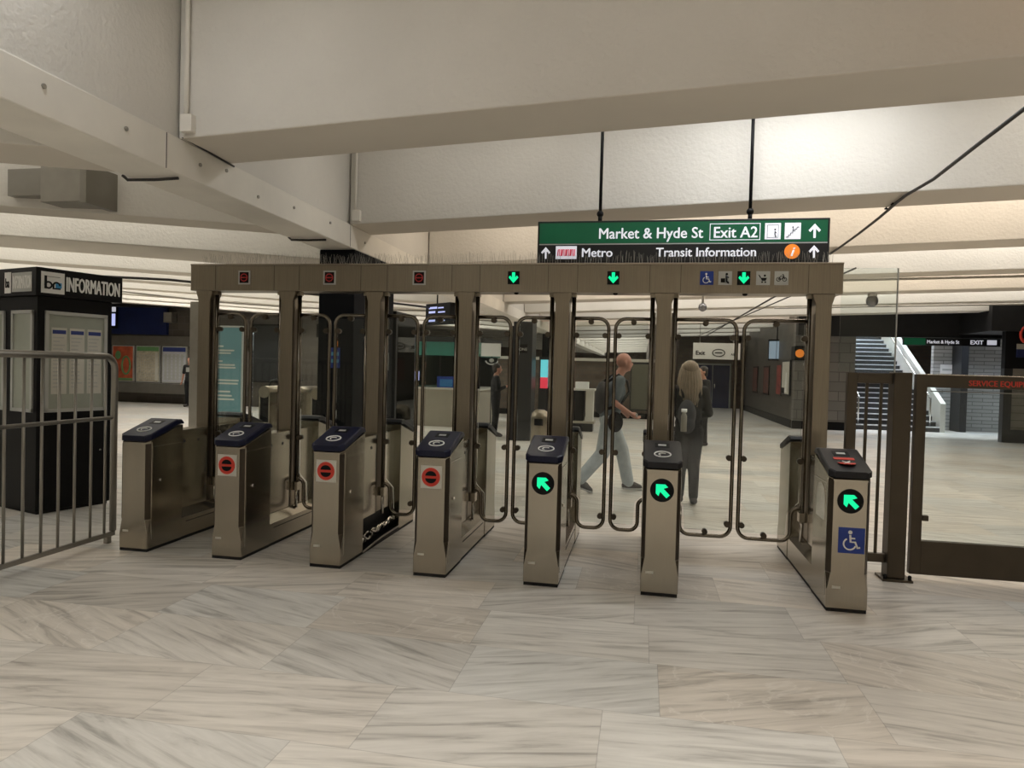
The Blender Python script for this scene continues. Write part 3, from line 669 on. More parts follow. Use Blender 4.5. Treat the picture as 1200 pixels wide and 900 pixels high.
def up_arrow(c, z, s, par): hb(MB().prism([(c+x*s, z+zz*s*1.15) for x, zz in ARROW_UP[0]], 'y', SY-.007, SY-.004), 'arrow', 'wsign', par)
up_arrow(1.345, 2.985, .115, up_); up_arrow(1.345, 2.795, .10, lo_); up_arrow(-1.14, 2.795, .10, lo_)
lp = hb(MB().box(-1.04, -.835, SY-.007, SY-.004, 2.735, 2.86), 'metro_logo_plate', 'wsign', lo_)
b = MB()
for k in range(4):
    x0 = -1.02+k*.043
    b.tube([(x0, SY-.008, 2.765), (x0+.004, SY-.008, 2.825), (x0+.018, SY-.008, 2.83), (x0+.02, SY-.008, 2.765), (x0+.034, SY-.008, 2.765), (x0+.036, SY-.008, 2.83)], .006, 5)
hb(b, 'wavy_logo', 'pink', lp)
ht('Metro', .12, -.79, 2.755, lo_); ht('Transit Information', .12, -.075, 2.755, lo_, sx=.97)
ic = hb(MB().disc((1.155, SY-.006, 2.797), 'y', .068, .004, 28), 'information_disc', 'orange', lo_)
text('letter', 'i', .12, 'wsign', (1.138-hx, SY-.009-hy, 2.755-hz), ic, bold=.003, shear=.3)
for x in (-.62, .78):
    rd = hb(MB().cyl((x, SY+.045, SZ1+.06), (x, SY+.045, SLAB), .016, 10), 'hanger_rod', 'black')
    hb(MB().ell((x, SY+.045, SZ1+.075), .034, .034, .034, 12, 8).cyl((x, SY+.045, SZ1), (x, SY+.045, SZ1+.06), .02, 8), 'swivel_joint', 'black', rd)

# ------------------------------------------------------------------ ceiling services
tag(MB().tube([(2.08, -1.6, 3.42), (2.10, -.33, 3.335), (2.11, .3, 3.315), (2.14, 1.1, 3.30), (2.148, 1.72, 3.325), (2.16, 2.0, 3.325), (2.175, 2.22, 3.32), (2.179, 2.56, 3.30), (2.2, 3.3, 3.285), (2.25, 4.2, 3.30), (2.32, 5.0, 3.34)], .014, 8).build('ceiling_cable', 'cabblk'), 'dark cable sagging under the beams at upper right', 'cable')
for y in (2.12, 2.3):
    tag(MB().cyl((2.165, y, 3.33), (2.165, y, 3.375), .008, 8).disc((2.165, y, 3.335), 'z', .018, .01, 10).disc((2.165, y, 3.37), 'z', .016, .008, 10).build('cable_clip', 'black'), 'small black cable clip under second beam, ' + ('nearer one' if y < 2.2 else 'farther one'), 'clip')
pipe('ceiling_conduit', [(2.6, 8.05, 3.36), (10, 7.75, 3.52)], .022, 'conduit', 'grey conduit running across the ceiling behind the security dome')
pipe('ceiling_conduit', [(3.0, 12.9, 3.32), (12, 12.2, 3.5)], .022, 'conduit', 'grey conduit running across the ceiling just before the black fascia')
pipe('ceiling_conduit', [(2.6, 6.0, 3.36), (2.62, 27, 3.36)], .02, 'cabblk', 'dark conduit running lengthwise under the far beams')
pipe('ceiling_conduit', [(3.1, 6.6, 3.38), (2.3, 27, 3.36)], .015, 'cabblk', 'thin dark conduit running at a slant under the far beams')
d = thing('security_dome', 'clear glass security camera dome hanging from the ceiling at right', 'camera', (4.50, 10.4, 3.43))
MB().cyl((0, 0, .0), (0, 0, -.1), .09, 16).build('mount', 'conduit', d)
MB().ell((0, 0, -.17), .12, .12, .13, 16, 10).build('dome', 'lens', d)
d = thing('security_dome', 'small dark security camera dome hanging above the wide gate', 'camera', (.85, 7.55, 3.33))
MB().cyl((0, 0, .0), (0, 0, -.45), .02, 12).build('mount', 'conduit', d)
MB().ell((0, 0, -.5), .075, .075, .08, 16, 10).build('dome', 'lens', d)
# small cable stubs at the girder, left side
pipe('girder_cable', [(-3.83, -.845, 2.945), (-3.80, -.83, 2.915), (-3.6, -.815, 2.915), (-3.42, -.80, 2.925)], .011, 'cabblk', 'short black cable under the girder at upper left', 'cable')
pipe('girder_cable', [(-3.80, 1.42, 2.945), (-3.77, 1.43, 2.915), (-3.6, 1.46, 2.915), (-3.42, 1.5, 2.925)], .011, 'cabblk', 'short black cable under the girder above the gate frame', 'cable')
pipe('girder_wire', [(GX1+.012, -.83, 3.2), (GX1+.014, -.5, 3.185), (GX1+.014, -.22, 3.175)], .008, 'cabblk', 'thin black wire on the girder band below the nearest beam', 'cable')
t = thing('air_duct', 'grey sheet metal air duct hanging from the left ceiling', 'duct', (-5.55, .35, 3.05))
box('duct_section', 'rail', -.48, -.05, -.05, .4, .08, .33, t, .004); box('duct_section', 'conduit', -.05, .40, -.12, .4, .0, .33, t, .004)
box('flange', 'rail', .38, .45, -.14, .4, -.02, .33, t, .004)
pipe('ceiling_conduit', [(-12, 3.6, 3.0), (-7.3, 4.2, 2.86), (-5.5, 6.5, 2.85), (-4.4, 8.2, 2.83)], .02, 'cabblk', 'dark bent conduit under the left ceiling behind the kiosk')
pipe('ceiling_conduit', [(-13.5, 8.2, 3.3), (-9.5, 8.7, 2.95), (-7.6, 8.9, 2.86), (-4.3, 9.3, 2.85)], .02, 'conduit', 'light conduit under the left ceiling above the posters')

# ------------------------------------------------------------------ black column and dark machine
c = thing('column', 'square black tiled column below the girder with a small blue sticker', 'column', (-3.6, 2.75, 0))
box('shaft', 'column', -.215, .215, -.6, .65, .1, 2.94, c, .01); box('foot', 'dark', -.225, .225, -.61, .66, 0, .1, c)
st_ = box('sticker', 'blue', -.06, .06, -.603, -.6, 1.60, 1.83, c)
MB().box(-.045, .045, -.605, -.603, 1.74, 1.78).box(-.045, .045, -.605, -.603, 1.66, 1.70).build('sticker_print', mat('sky_print', (.1, .35, .55), .5, var=.05), st_)
c = thing('ticket_cabinet', 'dark grey free standing cabinet behind the black column', 'cabinet', (-3.45, 3.82, 0))
box('body', 'dark', -.2, .1, -.4, .4, .0, 2.36, c, .01); box('side_glass', 'darkglass', .1, .106, -.34, .34, .9, 2.2, c)

# ------------------------------------------------------------------ left wall
box_ = box('hoarding_panel', 'bluewall', -20.2, -17.55, 17.5, 17.62, 2.55, 3.72); tag(box_, 'dark blue hoarding panel high on the left wall', 'panel')
t = thing('wall_screen', 'small lit blue and white screen high on the left wall', 'screen', (-19.75, 17.4, 2.75)); box('casing', 'black', -.15, .15, 0, .1, 0, .95, t); box('display', 'screen', -.11, .11, -.01, 0, .1, .55, t); box('heading', 'wsign', -.13, .13, -.01, 0, .62, .8, t)
t = thing('wall_speaker', 'small grey box high on the left wall beside the blue panel', 'box', (-17.4, 17.35, 3.0)); box('casing', 'rail', -.17, .17, 0, .3, 0, .38, t, .01); box('grille', 'conduit', -.13, .13, -.01, 0, .05, .33, t)
box_ = box('wall_ledge', 'rail', -22, -14.3, 17.2, 17.65, .38, .74); tag(box_, 'grey wall ledge running under the three posters', 'ledge')
trim(MB().box(-22, -14.3, 17.55, 17.65, 2.15, 2.5), 'rail')
def poster(x0, x1, m, label, head):
    t = thing('framed_poster', label, 'poster', ((x0+x1)/2, 17.6, .76)); w2 = (x1-x0)/2; h = 1.37
    box('frame', 'ltgrey', -w2, w2, -.03, .05, 0, h, t); p = box('print', m, -w2+.04, w2-.04, -.036, -.03, .04, h-.04, t)
    if head: box('heading', head, -w2+.04, w2-.04, -.04, -.036, h-.2, h-.04, p)
    return t, p, w2, h
t, p_, w2, h = poster(-19.9, -18.97, 'posterred', 'red and orange framed poster on the left wall', None)
b = MB().tube([(.15+.17*math.cos(a), -.04, .62+.33*math.sin(a)) for a in [k*PI/10 for k in range(21)]], .035, 6).ell((-.2, -.04, 1.0), .12, .006, .16).box(-w2+.04, w2-.04, -.041, -.036, .05, .14); b.build('figure_shapes', 'green_p', p_)
t, p_, w2, h = poster(-18.87, -17.87, 'map', 'framed street map with a green heading on the left wall', 'green_p')
b = MB()
for k in range(9): b.box(-.42, .3, -.039, -.036, .12+.11*k, .13+.11*k)
for k in range(8): b.box(-.4+.09*k, -.39+.09*k, -.0395, -.036, .1, 1.1)
b.build('street_lines', 'ltgrey', p_); box('legend', 'offw', .31, .43, -.04, -.036, .08, 1.12, p_)
t, p_, w2, h = poster(-17.77, -16.75, 'tableprint', 'framed timetable with a dark blue heading on the left wall', 'navy_p')
b = MB()
for k in range(5):
    b.box(-.40+.17*k, -.30+.17*k, -.0395, -.036, .12, 1.08)
for j in range(8): b.box(-.42, .42, -.039, -.036, .14+.12*j, .17+.12*j)
b.build('printed_text', 'ltgrey', p_)
t = thing('information_pillar', 'teal lit information panel with white lettering behind the left gates', 'sign', (-9.14, 8.6, 0))
box('frame', 'ltgrey', -.32, .32, 0, .14, 0, 2.42, t, .01); pn = box('teal_panel', 'teal', -.29, .29, -.008, 0, .25, 2.38, t)
b = MB()
for k, (z, wd) in enumerate(((1.95, .12), (1.86, .38), (1.80, .3), (1.62, .10), (1.54, .4), (1.48, .42), (1.2, .5), (1.13, .48), (.95, .3), (.86, .34), (.78, .4))): b.box(-.26, -.26+wd, -.011, -.008, z, z+.035)
b.build('text_lines', 'offw', pn)
gp_ = thing('column', 'slim grey column left of the teal information panel', 'column', (-10.0, 8.6, 0)); box('shaft', 'rail', -.13, .13, 0, .26, .08, 2.95, gp_, .01); box('foot', 'dark', -.15, .15, -.02, .28, 0, .08, gp_)
# distant steel gate cabinets behind the left gates
t0 = thing('distant_fare_cabinet', 'x', 'fare gate', (0, 0, 0))
box('body', 'steel', -.14, .14, 0, 1.2, 0, .95, t0, .01)
MB().tube([(0, -.02, .95), (0, 1.22, .95)], .14, 16).build('rounded_top', 'steel_d', t0)
MB().box(-.1, .1, -.012, -.001, .25, .9).build('dark_front', 'black', t0)
MB().tube([(.0, .2, 1.05), (.03, .2, 1.22), (.18, .25, 1.25)], .02, 6).build('reader_arm', 'dark', t0)
for i, (x, lb) in enumerate(((-8.75, 'distant steel fare cabinet nearest the teal panel'), (-8.1, 'distant steel fare cabinet, second from the teal panel'), (-7.45, 'distant steel fare cabinet, third from the teal panel'), (-6.8, 'distant steel fare cabinet nearest the black column'))):
    o = t0 if i == 0 else copy_tree(t0)
    o.location = (x, 9.4, 0); o['label'] = lb
t = thing('dark_wall_panel', 'dark grey display board on the brown wall behind the left gates', 'board', (-13.2, 17.6, .9))
box('frame', 'black', -.9, .9, -.04, .05, 0, 2.1, t); box('board', 'dark', -.84, .84, -.05, -.04, .05, 2.05, t)
t = thing('wall_screen', 'small bright white screen on the wall left of the black column', 'screen', (-8.6, 12.2, 2.35))
box('casing', 'black', -.3, .3, 0, .1, 0, .36, t); box('display', 'screen', -.2, .27, -.01, 0, .04, .32, t); MB().cyl((0, .05, .36), (0, .05, .75), .02, 8).build('hanger_rod', 'black', t)

# ------------------------------------------------------------------ station agent booth and centre background
t = thing('agent_booth', 'glazed station agent booth with green band and beige counter behind the gates', 'booth', (-5.8, 13.0, 0))
box('counter_wall', 'beige', -.75, 1.3, 0, 2.4, 0, 1.02, t, .01); box('counter_top', 'offw', -.8, 1.35, -.1, 2.4, 1.02, 1.07, t)
for x in (-.78, .15, 1.25): box('mullion', 'black', x, x+.05, 0, .05, 1.07, 1.95, t)
box('glazing', 'darkglass', -.75, 1.3, .02, .03, 1.07, 1.95, t); box('back_wall', 'dark', -.75, 1.3, 2.2, 2.3, 1.02, 2.1, t)
box('green_band', 'tealband', -.8, 1.35, -.06, 2.4, 1.95, 2.32, t); box('roof', 'dark', -.85, 1.4, -.1, 2.5, 2.32, 2.46, t)
box('blue_notice', 'blue', .10, .62, -.01, .01, 1.02, 1.38, t); box('notice_print', mat('azure_print', (.03, .2, .5), .5, var=.1), .18, .54, -.013, -.01, 1.1, 1.3, t)
box('violet_screen', 'screen', -.66, -.42, -.02, .0, 1.25, 1.5, t)
t = thing('departure_board', 'black hanging departure board with violet text seen at an angle', 'sign', (-4.2, 8.0, 2.48), math.radians(-38))
box('casing', 'black', -.42, .42, 0, .12, 0, .42, t, .005)
b = MB()
for k in range(4): b.box(-.3, -.08+.06*(k % 2), -.006, 0, .06+.085*k, .10+.085*k); b.box(.02, .2+.05*((k+1) % 2), -.006, 0, .06+.085*k, .085+.085*k)
b.build('lit_text', 'screen', t); MB().cyl((-.1, .06, .42), (-.1, .06, .75), .015, 8).build('hanger_rod', 'black', t)
t = thing('white_notice_board', 'pale notice board with round emblem below, behind the open green gates', 'board', (-3.83, 11.4, 1.8))
box('board', 'white', -.27, .22, 0, .03, .13, .45, t)
MB().tube([(0.0+.15*math.cos(a), .015, .02+.15*math.sin(a)*.6) for a in [PI+k*PI/8 for k in range(9)]], .018, 6).ell((0, .0, .03), .06, .01, .05).build('emblem', 'ltgrey', t); MB().box(-.01, .01, .01, .03, -1.75, .13).build('stand', 'dark', t)
c = thing('column', 'black column under the far end of the ceiling girder', 'column', (-3.6, 20.4, 0)); box('shaft', 'column', -.21, .21, -.6, .6, .1, 2.94, c); box('foot', 'dark', -.22, .22, -.61, .61, 0, .1, c)
c = thing('display_cabinet', 'tall slim dark cabinet with small white lettered sign behind the centre gates', 'cabinet', (-2.75, 10.4, 0))
box('shaft', 'dark', -.34, .1, -.1, .5, 0, 2.72, c, .01); box('shaft_edge', 'black', -.42, -.34, -.1, .5, 0, 2.62, c); p_ = box('small_sign', 'black', -.22, .0, -.12, -.1, 2.0, 2.2, c)
text('lettering', 'ONE', .09, 'offw', (-.2, -.123, 2.06), p_)
t = thing('display_totem', 'narrow lit totem with cyan top and red bottom behind centre gates', 'sign', (-2.52, 11.5, 0))
box('frame', 'dark', -.14, .14, 0, .15, 0, 1.95, t); box('cyan_screen', 'cyan', -.10, .08, -.01, 0, 1.45, 1.88, t); box('red_screen', 'redscr', -.10, .08, -.01, 0, 1.18, 1.45, t); box('white_edge', 'wsign', .09, .13, -.01, 0, 1.2, 1.88, t)
t = thing('litter_bin', 'shiny steel curved litter bin behind the centre gates', 'bin', (-2.0, 7.4, 0))
MB().tube([(0, 0, 0), (0, 0, .75), (0, 0, .85), (0, 0, .9)], 0, 20, True, [.17, .17, .15, .08]).build('body', 'steel_d', t); MB().box(-.08, .08, -.175, -.12, .62, .74).build('opening', 'black', t)
t = thing('ticket_table', 'dark counter with white papers and boxes on it, left of the walking man', 'table', (-1.75, 13.6, 0))
box('top', 'offw', -.7, .35, -.3, .3, 1.1, 1.15, t); box('front_cabinet', 'black', -.62, .05, -.25, .25, .28, 1.1, t); box('shelf', 'beige', -.7, .35, -.3, .3, .22, .28, t)
box('leg', 'offw', .1, .3, -.2, .2, .28, 1.1, t); box('foot', 'dark', -.66, .3, -.22, .22, 0, .22, t)
box_ = tag(box('paper_box', 'white', -1.95, -1.6, 13.5, 13.8, 1.15, 1.33), 'white cardboard box on the dark counter', 'box')
t = thing('notice_panel', 'olive green panel on the brown tiled wall behind the walking man', 'panel', (-.2, 19.1, .3)); box('frame', 'dark', -.38, .38, 0, .08, 0, 1.65, t); box('sheet', 'olive', -.34, .34, -.01, 0, .04, 1.6, t)
struct(MB().box(-9, .3, 19.1, 19.5, 1.98, 2.08).build('trim_wall_rail', 'offw'))
# far doors and white sign
for i, x in enumerate((2.75, 3.55)):
    o = struct(box('door_%d' % (i+1), 'doorblue', x-.38, x+.38, YE-.12, YE, 0, 2.05)); box('door_handle', 'chrome', x+(.28 if i == 0 else -.32), x+(.32 if i == 0 else -.28), YE-.16, YE-.12, .95, 1.15, o)
trim(MB().box(2.3, 2.36, YE-.14, YE, 0, 2.1).box(3.94, 4.0, YE-.14, YE, 0, 2.1).box(2.3, 4.0, YE-.14, YE, 2.06, 2.14).box(3.135, 3.165, YE-.14, YE, 0, 2.06), 'ltgrey')
t = thing('white_exit_sign', 'long white hanging sign with dark lettering at the far corridor', 'sign', (2.33, 19.1, 2.14))
box('panel', 'white', -.82, .72, 0, .08, 0, .55, t)
text('lettering', 'Exit', .2, 'navy2', (-.74, -.004, .14), t, bold=.008)
MB().tube([(0.02+.2*math.cos(a), -.004, .22+.12*math.sin(a)) for a in [k*PI/10 for k in range(21)]], .016, 6).box(-.1, .14, -.006, 0, .2, .24).build('oval_emblem', 'navy2', t)
text('lettering', 'A1', .1, 'navy2', (.42, -.004, .14), t, bold=.004)
for x in (-.6, .5): MB().cyl((x, .04, .55), (x, .04, 1.24), .012, 6).build('hanger_rod', 'conduit', t)
# corridor right wall items (wall face x = 4.5)
t = thing('wall_monitor', 'hanging monitor with pale screen on the right corridor wall', 'screen', (4.42, 20.3, 2.17), math.radians(-30))
box('casing', 'black', -.29, .29, 0, .12, 0, .74, t, .01); box('display', 'screen_dim', -.25, .0, -.008, 0, .06, .68, t); box('display_dim', 'screen_dim', .02, .25, -.008, 0, .06, .68, t); MB().cyl((0, .06, .74), (0, .06, 1.2), .025, 8).build('hanger_rod', 'black', t)
t = thing('round_sign', 'small round orange lit sign on a black box on the right corridor wall', 'sign', (4.75, 18.45-.9, 2.13))
box('casing', 'black', -.28, .02, 0, .5, 0, .45, t, .01); MB().disc((-.13, -.01, .22), 'y', .13, .02, 20).build('orange_disc', 'orange', t)
t = thing('wall_poster', 'narrow red poster on the right corridor wall', 'poster', (4.49, 19.9, .95)); box('frame', 'dark', -.03, 0, -.42, .42, 0, 1.1, t); box('print', mat('maroon_poster', (.32, .06, .05), .5, var=.45, vscale=4), -.036, -.03, -.36, .36, .05, 1.05, t)
t = thing('wall_display_case', 'glass display case with pale items on the right corridor wall', 'display case', (4.49, 18.65, 1.0))
box('frame', 'dark', -.05, 0, -.62, .62, 0, 1.15, t); box('backing', 'offw', -.056, -.05, -.56, .56, .05, 1.1, t); MB().prism([(-.3, .1), (.05, .1), (-.1, .75), (-.2, .75)], 'x', -.066, -.056).build('pale_shape', 'white', t); box('dark_items', 'black', -.066, -.056, .1, .5, .06, .25, t)
for k, (y, lb) in enumerate(((22.4, 'nearer'), (25.0, 'farther'))):
    t = thing('wall_poster', 'dark brown framed notice on the corridor wall beyond the monitor, the %s one' % lb, 'poster', (4.49, y, .9)); box('frame', 'black', -.03, 0, -.6, .6, 0, 1.1, t); box('print', mat('maroon_print', (.14, .04, .035), .5, var=.4, vscale=5), -.036, -.03, -.52, .52, .06, 1.04, t)

# ------------------------------------------------------------------ stairs and shop at right
st = thing('staircase', 'wide concrete staircase with pale nosings rising at far right', 'stairs', (6.3, 18.4, 0))
b = MB(); b2 = MB()
for k in range(22):
    b.box(0, 2.7, .3*k, .3*k+.31, max(0, .165*k-.3), .165*(k+1)); b2.box(0, 2.7, .3*k-.012, .3*k+.03, .165*(k+1)-.03, .165*(k+1)+.003)
b.build('steps', 'concst', st); b2.build('nosings', 'nosing', st)
MB().prism([(0, .0), (0, .9), (6.6, 4.6), (6.6, 3.2), (.9, 0)], 'x', 2.7, 2.85).build('parapet', 'offw', st)
for x in (.35, 2.45): MB().tube([(x, .1, .17), (x, .1, 1.05), (x, 6.3, 4.55)], .025, 8).build('handrail', 'chrome', st)
box_ = tag(box('stone_bench', 'grey', 8.35, 9.15, 17.9, 18.35, 1.55, 1.75), 'x', 'ledge') if False else None
t = thing('green_exit_sign', 'small green and black lit exit sign above the far right stairs', 'sign', (8.75, 17.2, 2.66))
box('casing', 'bsign', -1.3, 1.3, 0, .08, 0, .22, t); box('green_panel', 'gsign', -1.28, -.7, -.004, 0, .01, .21, t)
text('lettering', 'Market & Hyde St', .14, 'wsign', (-.66, -.006, .06), t, bold=.003, sx=.85); text('lettering', 'EXIT', .17, 'wsign', (.5, -.006, .05), t, bold=.005); box('pale_symbols', 'wsign', .95, 1.2, -.006, 0, .04, .18, t)
t = thing('wall_notice', 'small cream notice on the tiled wall right of the stairs', 'notice', (9.6, 19.58, 1.85)); box('sheet', 'white', -.2, .2, -.02, .0, 0, .3, t); box('print', 'ltgrey', -.14, .14, -.024, -.02, .1, .16, t)
t = thing('closed_shop', 'closed shop with dark header at far right', 'shop', (10.6, 15.5, 0))
box('header', 'black', -1.2, 2.6, 0, .2, 2.0, 3.0, t); box('shutter', 'conduit', -1.0, 2.6, .1, .15, .35, 2.0, t); box('base', 'dark', -1.2, 2.6, 0, .2, 0, .35, t); box('jamb', 'dark', -1.2, -1.0, 0, .2, .35, 2.0, t)
b = MB()
for k in range(8): b.box(-1.0, 2.6, .09, .1, .4+.2*k, .41+.2*k)
b.build('shutter_lines', 'dark', t)
t = thing('shop_sign', 'red lettered shop sign with blue strip at far right edge', 'sign', (9.9, 15.42, 2.3))
box('panel', 'bluewall', -.25, .75, 0, .05, 0, .22, t); box('cream_strip', 'beige', -.25, .75, -.005, .05, .22, .36, t); MB().tube([(-.05+.14*math.cos(a), .0, .62+.22*math.sin(a)) for a in [k*PI/8 for k in range(17)]], .035, 6).tube([(.15, 0, .4), (.2, 0, .85), (.3, 0, .55), (.4, 0, .85), (.45, 0, .4)], .035, 6).build('red_letters', 'red', t)

# ------------------------------------------------------------------ people
def remesh(b, name, m, parent, vox=.011, sm=3):
    o = b.build(name, m, parent)
    r = o.modifiers.new('r', 'REMESH'); r.mode = 'VOXEL'; r.voxel_size = vox; r.use_smooth_shade = True
    s_ = o.modifiers.new('s', 'SMOOTH'); s_.iterations = sm; s_.factor = .5
    return o
def V(*a): return Vector(a)
def hand(b, wr, d, side, curl=.5):
    """palm with five unequal bent fingers; wr wrist, d direction, side = thumb direction"""
    d = d.normalized(); side = (side-d*side.dot(d)).normalized(); nrm = d.cross(side)
    pc = wr+d*.045
    b.ell(pc, .03, .03, .03, 10, 6); b.ell(wr+d*.07, .026, .026, .026, 10, 6)
    for i, (off, ln) in enumerate(((.03, .068), (.011, .078), (-.009, .072), (-.028, .056))):
        p0 = wr+d*.07+side*off; p1 = p0+(d*(1-.3*curl)+nrm*.5*curl).normalized()*ln*.55; p2 = p1+(d*(1-curl)+nrm*curl).normalized()*ln*.5
        b.caps(p0, p1, .0105, .009, 8); b.caps(p1, p2, .009, .0075, 8)
    t0_ = wr+d*.025+side*.025; t1_ = t0_+(d*.6+side*.7).normalized()*.04; b.caps(t0_, t1_, .013, .010, 8); b.caps(t1_, t1_+(d*.9+side*.2+nrm*.2).normalized()*.03, .010, .008, 8)
def head(b, c, f, s=1):
    """c head centre, f facing direction (horizontal)"""
    f = f.normalized(); l = V(0, 0, 1).cross(f); R3 = Matrix((f, l, V(0, 0, 1))).transposed()
    def p(x, y, z): return c+R3 @ V(x*s, y*s, z*s)
    b.ell(p(-.008, 0, .025), .098*s, .078*s, .098*s, 18, 12, R3); b.ell(p(.022, 0, -.035), .070*s, .062*s, .082*s, 16, 10, R3)
    b.ell(p(.062, 0, -.085), .028*s, .03*s, .022*s, 10, 6, R3)                    # chin
    b.ell(p(.102, 0, -.018), .018*s, .013*s, .026*s, 8, 6, R3)                    # nose
    b.ell(p(.088, 0, -.056), .012*s, .024*s, .009*s, 8, 6, R3)                    # lips
    b.ell(p(.078, 0, .022), .016*s, .05*s, .012*s, 8, 6, R3)                      # brow
    for q in (-1, 1): b.ell(p(-.005, q*.08, -.005), .018*s, .010*s, .032*s, 8, 6, R3)
    return p
def person(name, label, loc, rz, J, skin, cloth, extras=None, hs=1.0):
    """J: joints in a local frame, +x is forward, +y is left"""
    t = thing(name, label, 'person', loc, rz)
    b = MB()
    b.caps(J['neck'], J['head']-V(0, 0, .06), .058, .055); p = head(b, J['head'], J['face'])
    b.ell(J['chest'], .105, .165, .16, 16, 10); b.ell((J['chest']+J['hip'])/2, .095, .135, .16, 16, 10); b.ell(J['hip'], .11, .16, .12, 16, 10)
    b.caps(J['shL'], J['shR'], .055, .055); b.caps(J['neck']-V(0, 0, .02), J['chest'], .07, .10)
    for s_ in 'LR':
        b.caps(J['sh'+s_], J['el'+s_], .05, .038); b.caps(J['el'+s_], J['wr'+s_], .038, .026)
        hand(b, J['wr'+s_], J['wr'+s_]-J['el'+s_], J.get('th'+s_, V(1, 0, 0)), .55)
        b.caps(J['hp'+s_], J['kn'+s_], .085, .055); b.caps(J['kn'+s_], J['an'+s_], .054, .036)
        b.caps(J['an'+s_]-V(.02, 0, .02), J['to'+s_], .038, .028)
    body = remesh(b, 'body', skin, t)
    # top
    b = MB(); e = .016
    b.ell(J['chest'], .105+e, .165+e, .17, 16, 10); b.ell((J['chest']+J['hip'])/2, .105+e, .145+e, .18, 16, 10); b.ell(J['hip']+V(0, 0, .05), .112+e, .155+e, .13, 16, 10)
    b.caps(J['shL'], J['shR'], .066, .066); b.caps(J['neck']-V(0, 0, .05), J['chest'], .08, .11)
    for s_ in 'LR':
        if cloth.get('sleeve') == 'short': b.caps(J['sh'+s_], J['sh'+s_].lerp(J['el'+s_], .75), .066, .06)
        else: b.caps(J['sh'+s_], J['el'+s_], .066, .054); b.caps(J['el'+s_], J['wr'+s_], .054, .038)
    remesh(b, cloth.get('topname', 'shirt'), cloth['top'], t, .013)
    b = MB(); b.ell(J['hip']-V(0, 0, .02), .125, .172, .13, 16, 10)
    for s_ in 'LR': b.caps(J['hp'+s_], J['kn'+s_], *cloth.get('legr', (.10, .074))); b.caps(J['kn'+s_], J['an'+s_]+V(0, 0, .02), *cloth.get('shinr', (.073, .058)))
    remesh(b, 'trousers', cloth['leg'], t, .013)
    for s_ in 'LR':
        a = J['an'+s_]; q = J['to'+s_]
        b = MB().caps(a-V(.035, 0, .03), q, .046, .036); b.caps(a, a-V(.02, 0, .03), .044, .046); b.caps(a.lerp(q, .5), q, .045, .036)
        sh = remesh(b, 'shoe', cloth.get('shoe', 'shoe'), t, .009)
        if cloth.get('sole'):
            u_ = (q-a); u_.z = 0; u_.normalize(); k = u_.cross(V(0, 0, 1))
            zz = min(a.z-.075, q.z-.034)
            bb = MB(); A_ = a-V(.03, 0, 0)-u_*.04; B_ = q+u_*.03
            za, zb_ = a.z-.078, q.z-.036
            bb.hexa([V(*(A_-k*.036).xy, za), V(*(B_-k*.036).xy, zb_), V(*(B_+k*.036).xy, zb_), V(*(A_+k*.036).xy, za)], [V(*(A_-k*.036).xy, za+.025), V(*(B_-k*.036).xy, zb_+.025), V(*(B_+k*.036).xy, zb_+.025), V(*(A_+k*.036).xy, za+.025)])
            bb.build('sole', 'sole', sh, .006)
    if extras: extras(t, p, J)
    t.scale = (hs, hs, hs)
    return t
def stand(lean=0, armL=None, armR=None, face=V(1, 0, 0), spread=.09):
    J = dict(head=V(.03, 0, 1.63), neck=V(.0, 0, 1.47), chest=V(0, 0, 1.27), hip=V(0, 0, .95), shL=V(0, .17, 1.41), shR=V(0, -.17, 1.41), face=face)
    J['elL'] = V(-.03, .24, 1.12); J['wrL'] = V(.06, .25, .88); J['elR'] = V(-.03, -.24, 1.12); J['wrR'] = V(.06, -.25, .88)
    for s_, q in (('L', 1), ('R', -1)):
        J['hp'+s_] = V(0, .09*q, .90); J['kn'+s_] = V(.01, spread*q, .50); J['an'+s_] = V(-.02, spread*q, .085); J['to'+s_] = V(.14, (spread+.02)*q, .038)
    return J
# walking bald man
J = stand()
J.update(hip=V(0, 0, .94), head=V(.17, 0, 1.635), neck=V(.10, 0, 1.475), chest=V(.07, 0, 1.27), shL=V(.08, .17, 1.41), shR=V(.08, -.17, 1.41), hpL=V(.02, .08, .9), hpR=V(-.02, -.08, .9),
         knL=V(.20, .09, .52), anL=V(.29, .09, .10), toL=V(.45, .10, .045), knR=V(-.10, -.09, .50), anR=V(-.38, -.10, .16), toR=V(-.25, -.11, .040),
         elR=V(-.01, -.24, 1.14), wrR=V(.20, -.22, 1.01), elL=V(.05, .23, 1.13), wrL=V(.20, .15, 1.02), thR=V(0, .6, 1), thL=V(0, -.6, 1))
def man_extra(t, p, J):
    b = MB()
    for q in (-1, 1): b.ell(p(.087, q*.03, .004), .006, .010, .006, 8, 6)
    b.build('eyes', 'darkhair', t)
    b = MB().ell((-.10, 0, 1.20), .09, .13, .20, 14, 10).ell((-.12, 0, 1.1), .07, .12, .12, 14, 10); remesh(b, 'backpack', 'charc', t, .014)
    b = MB()
    for q in (-1, 1): b.tube([(-.08, q*.11, 1.38), (.07, q*.12, 1.485), (.18, q*.12, 1.40), (.21, q*.12, 1.28), (.10, q*.165, 1.12), (-.06, q*.14, 1.06)], .017, 8)
    b.build('backpack_straps', 'blackcl', t)
    b = MB().ell((.02, -.205, .90), .10, .045, .13, 14, 10); remesh(b, 'hip_bag', 'blackcl', t, .012)
    MB().box(.27, .29, -.24, -.15, .97, 1.01).build('held_phone', 'ltgrey', t)
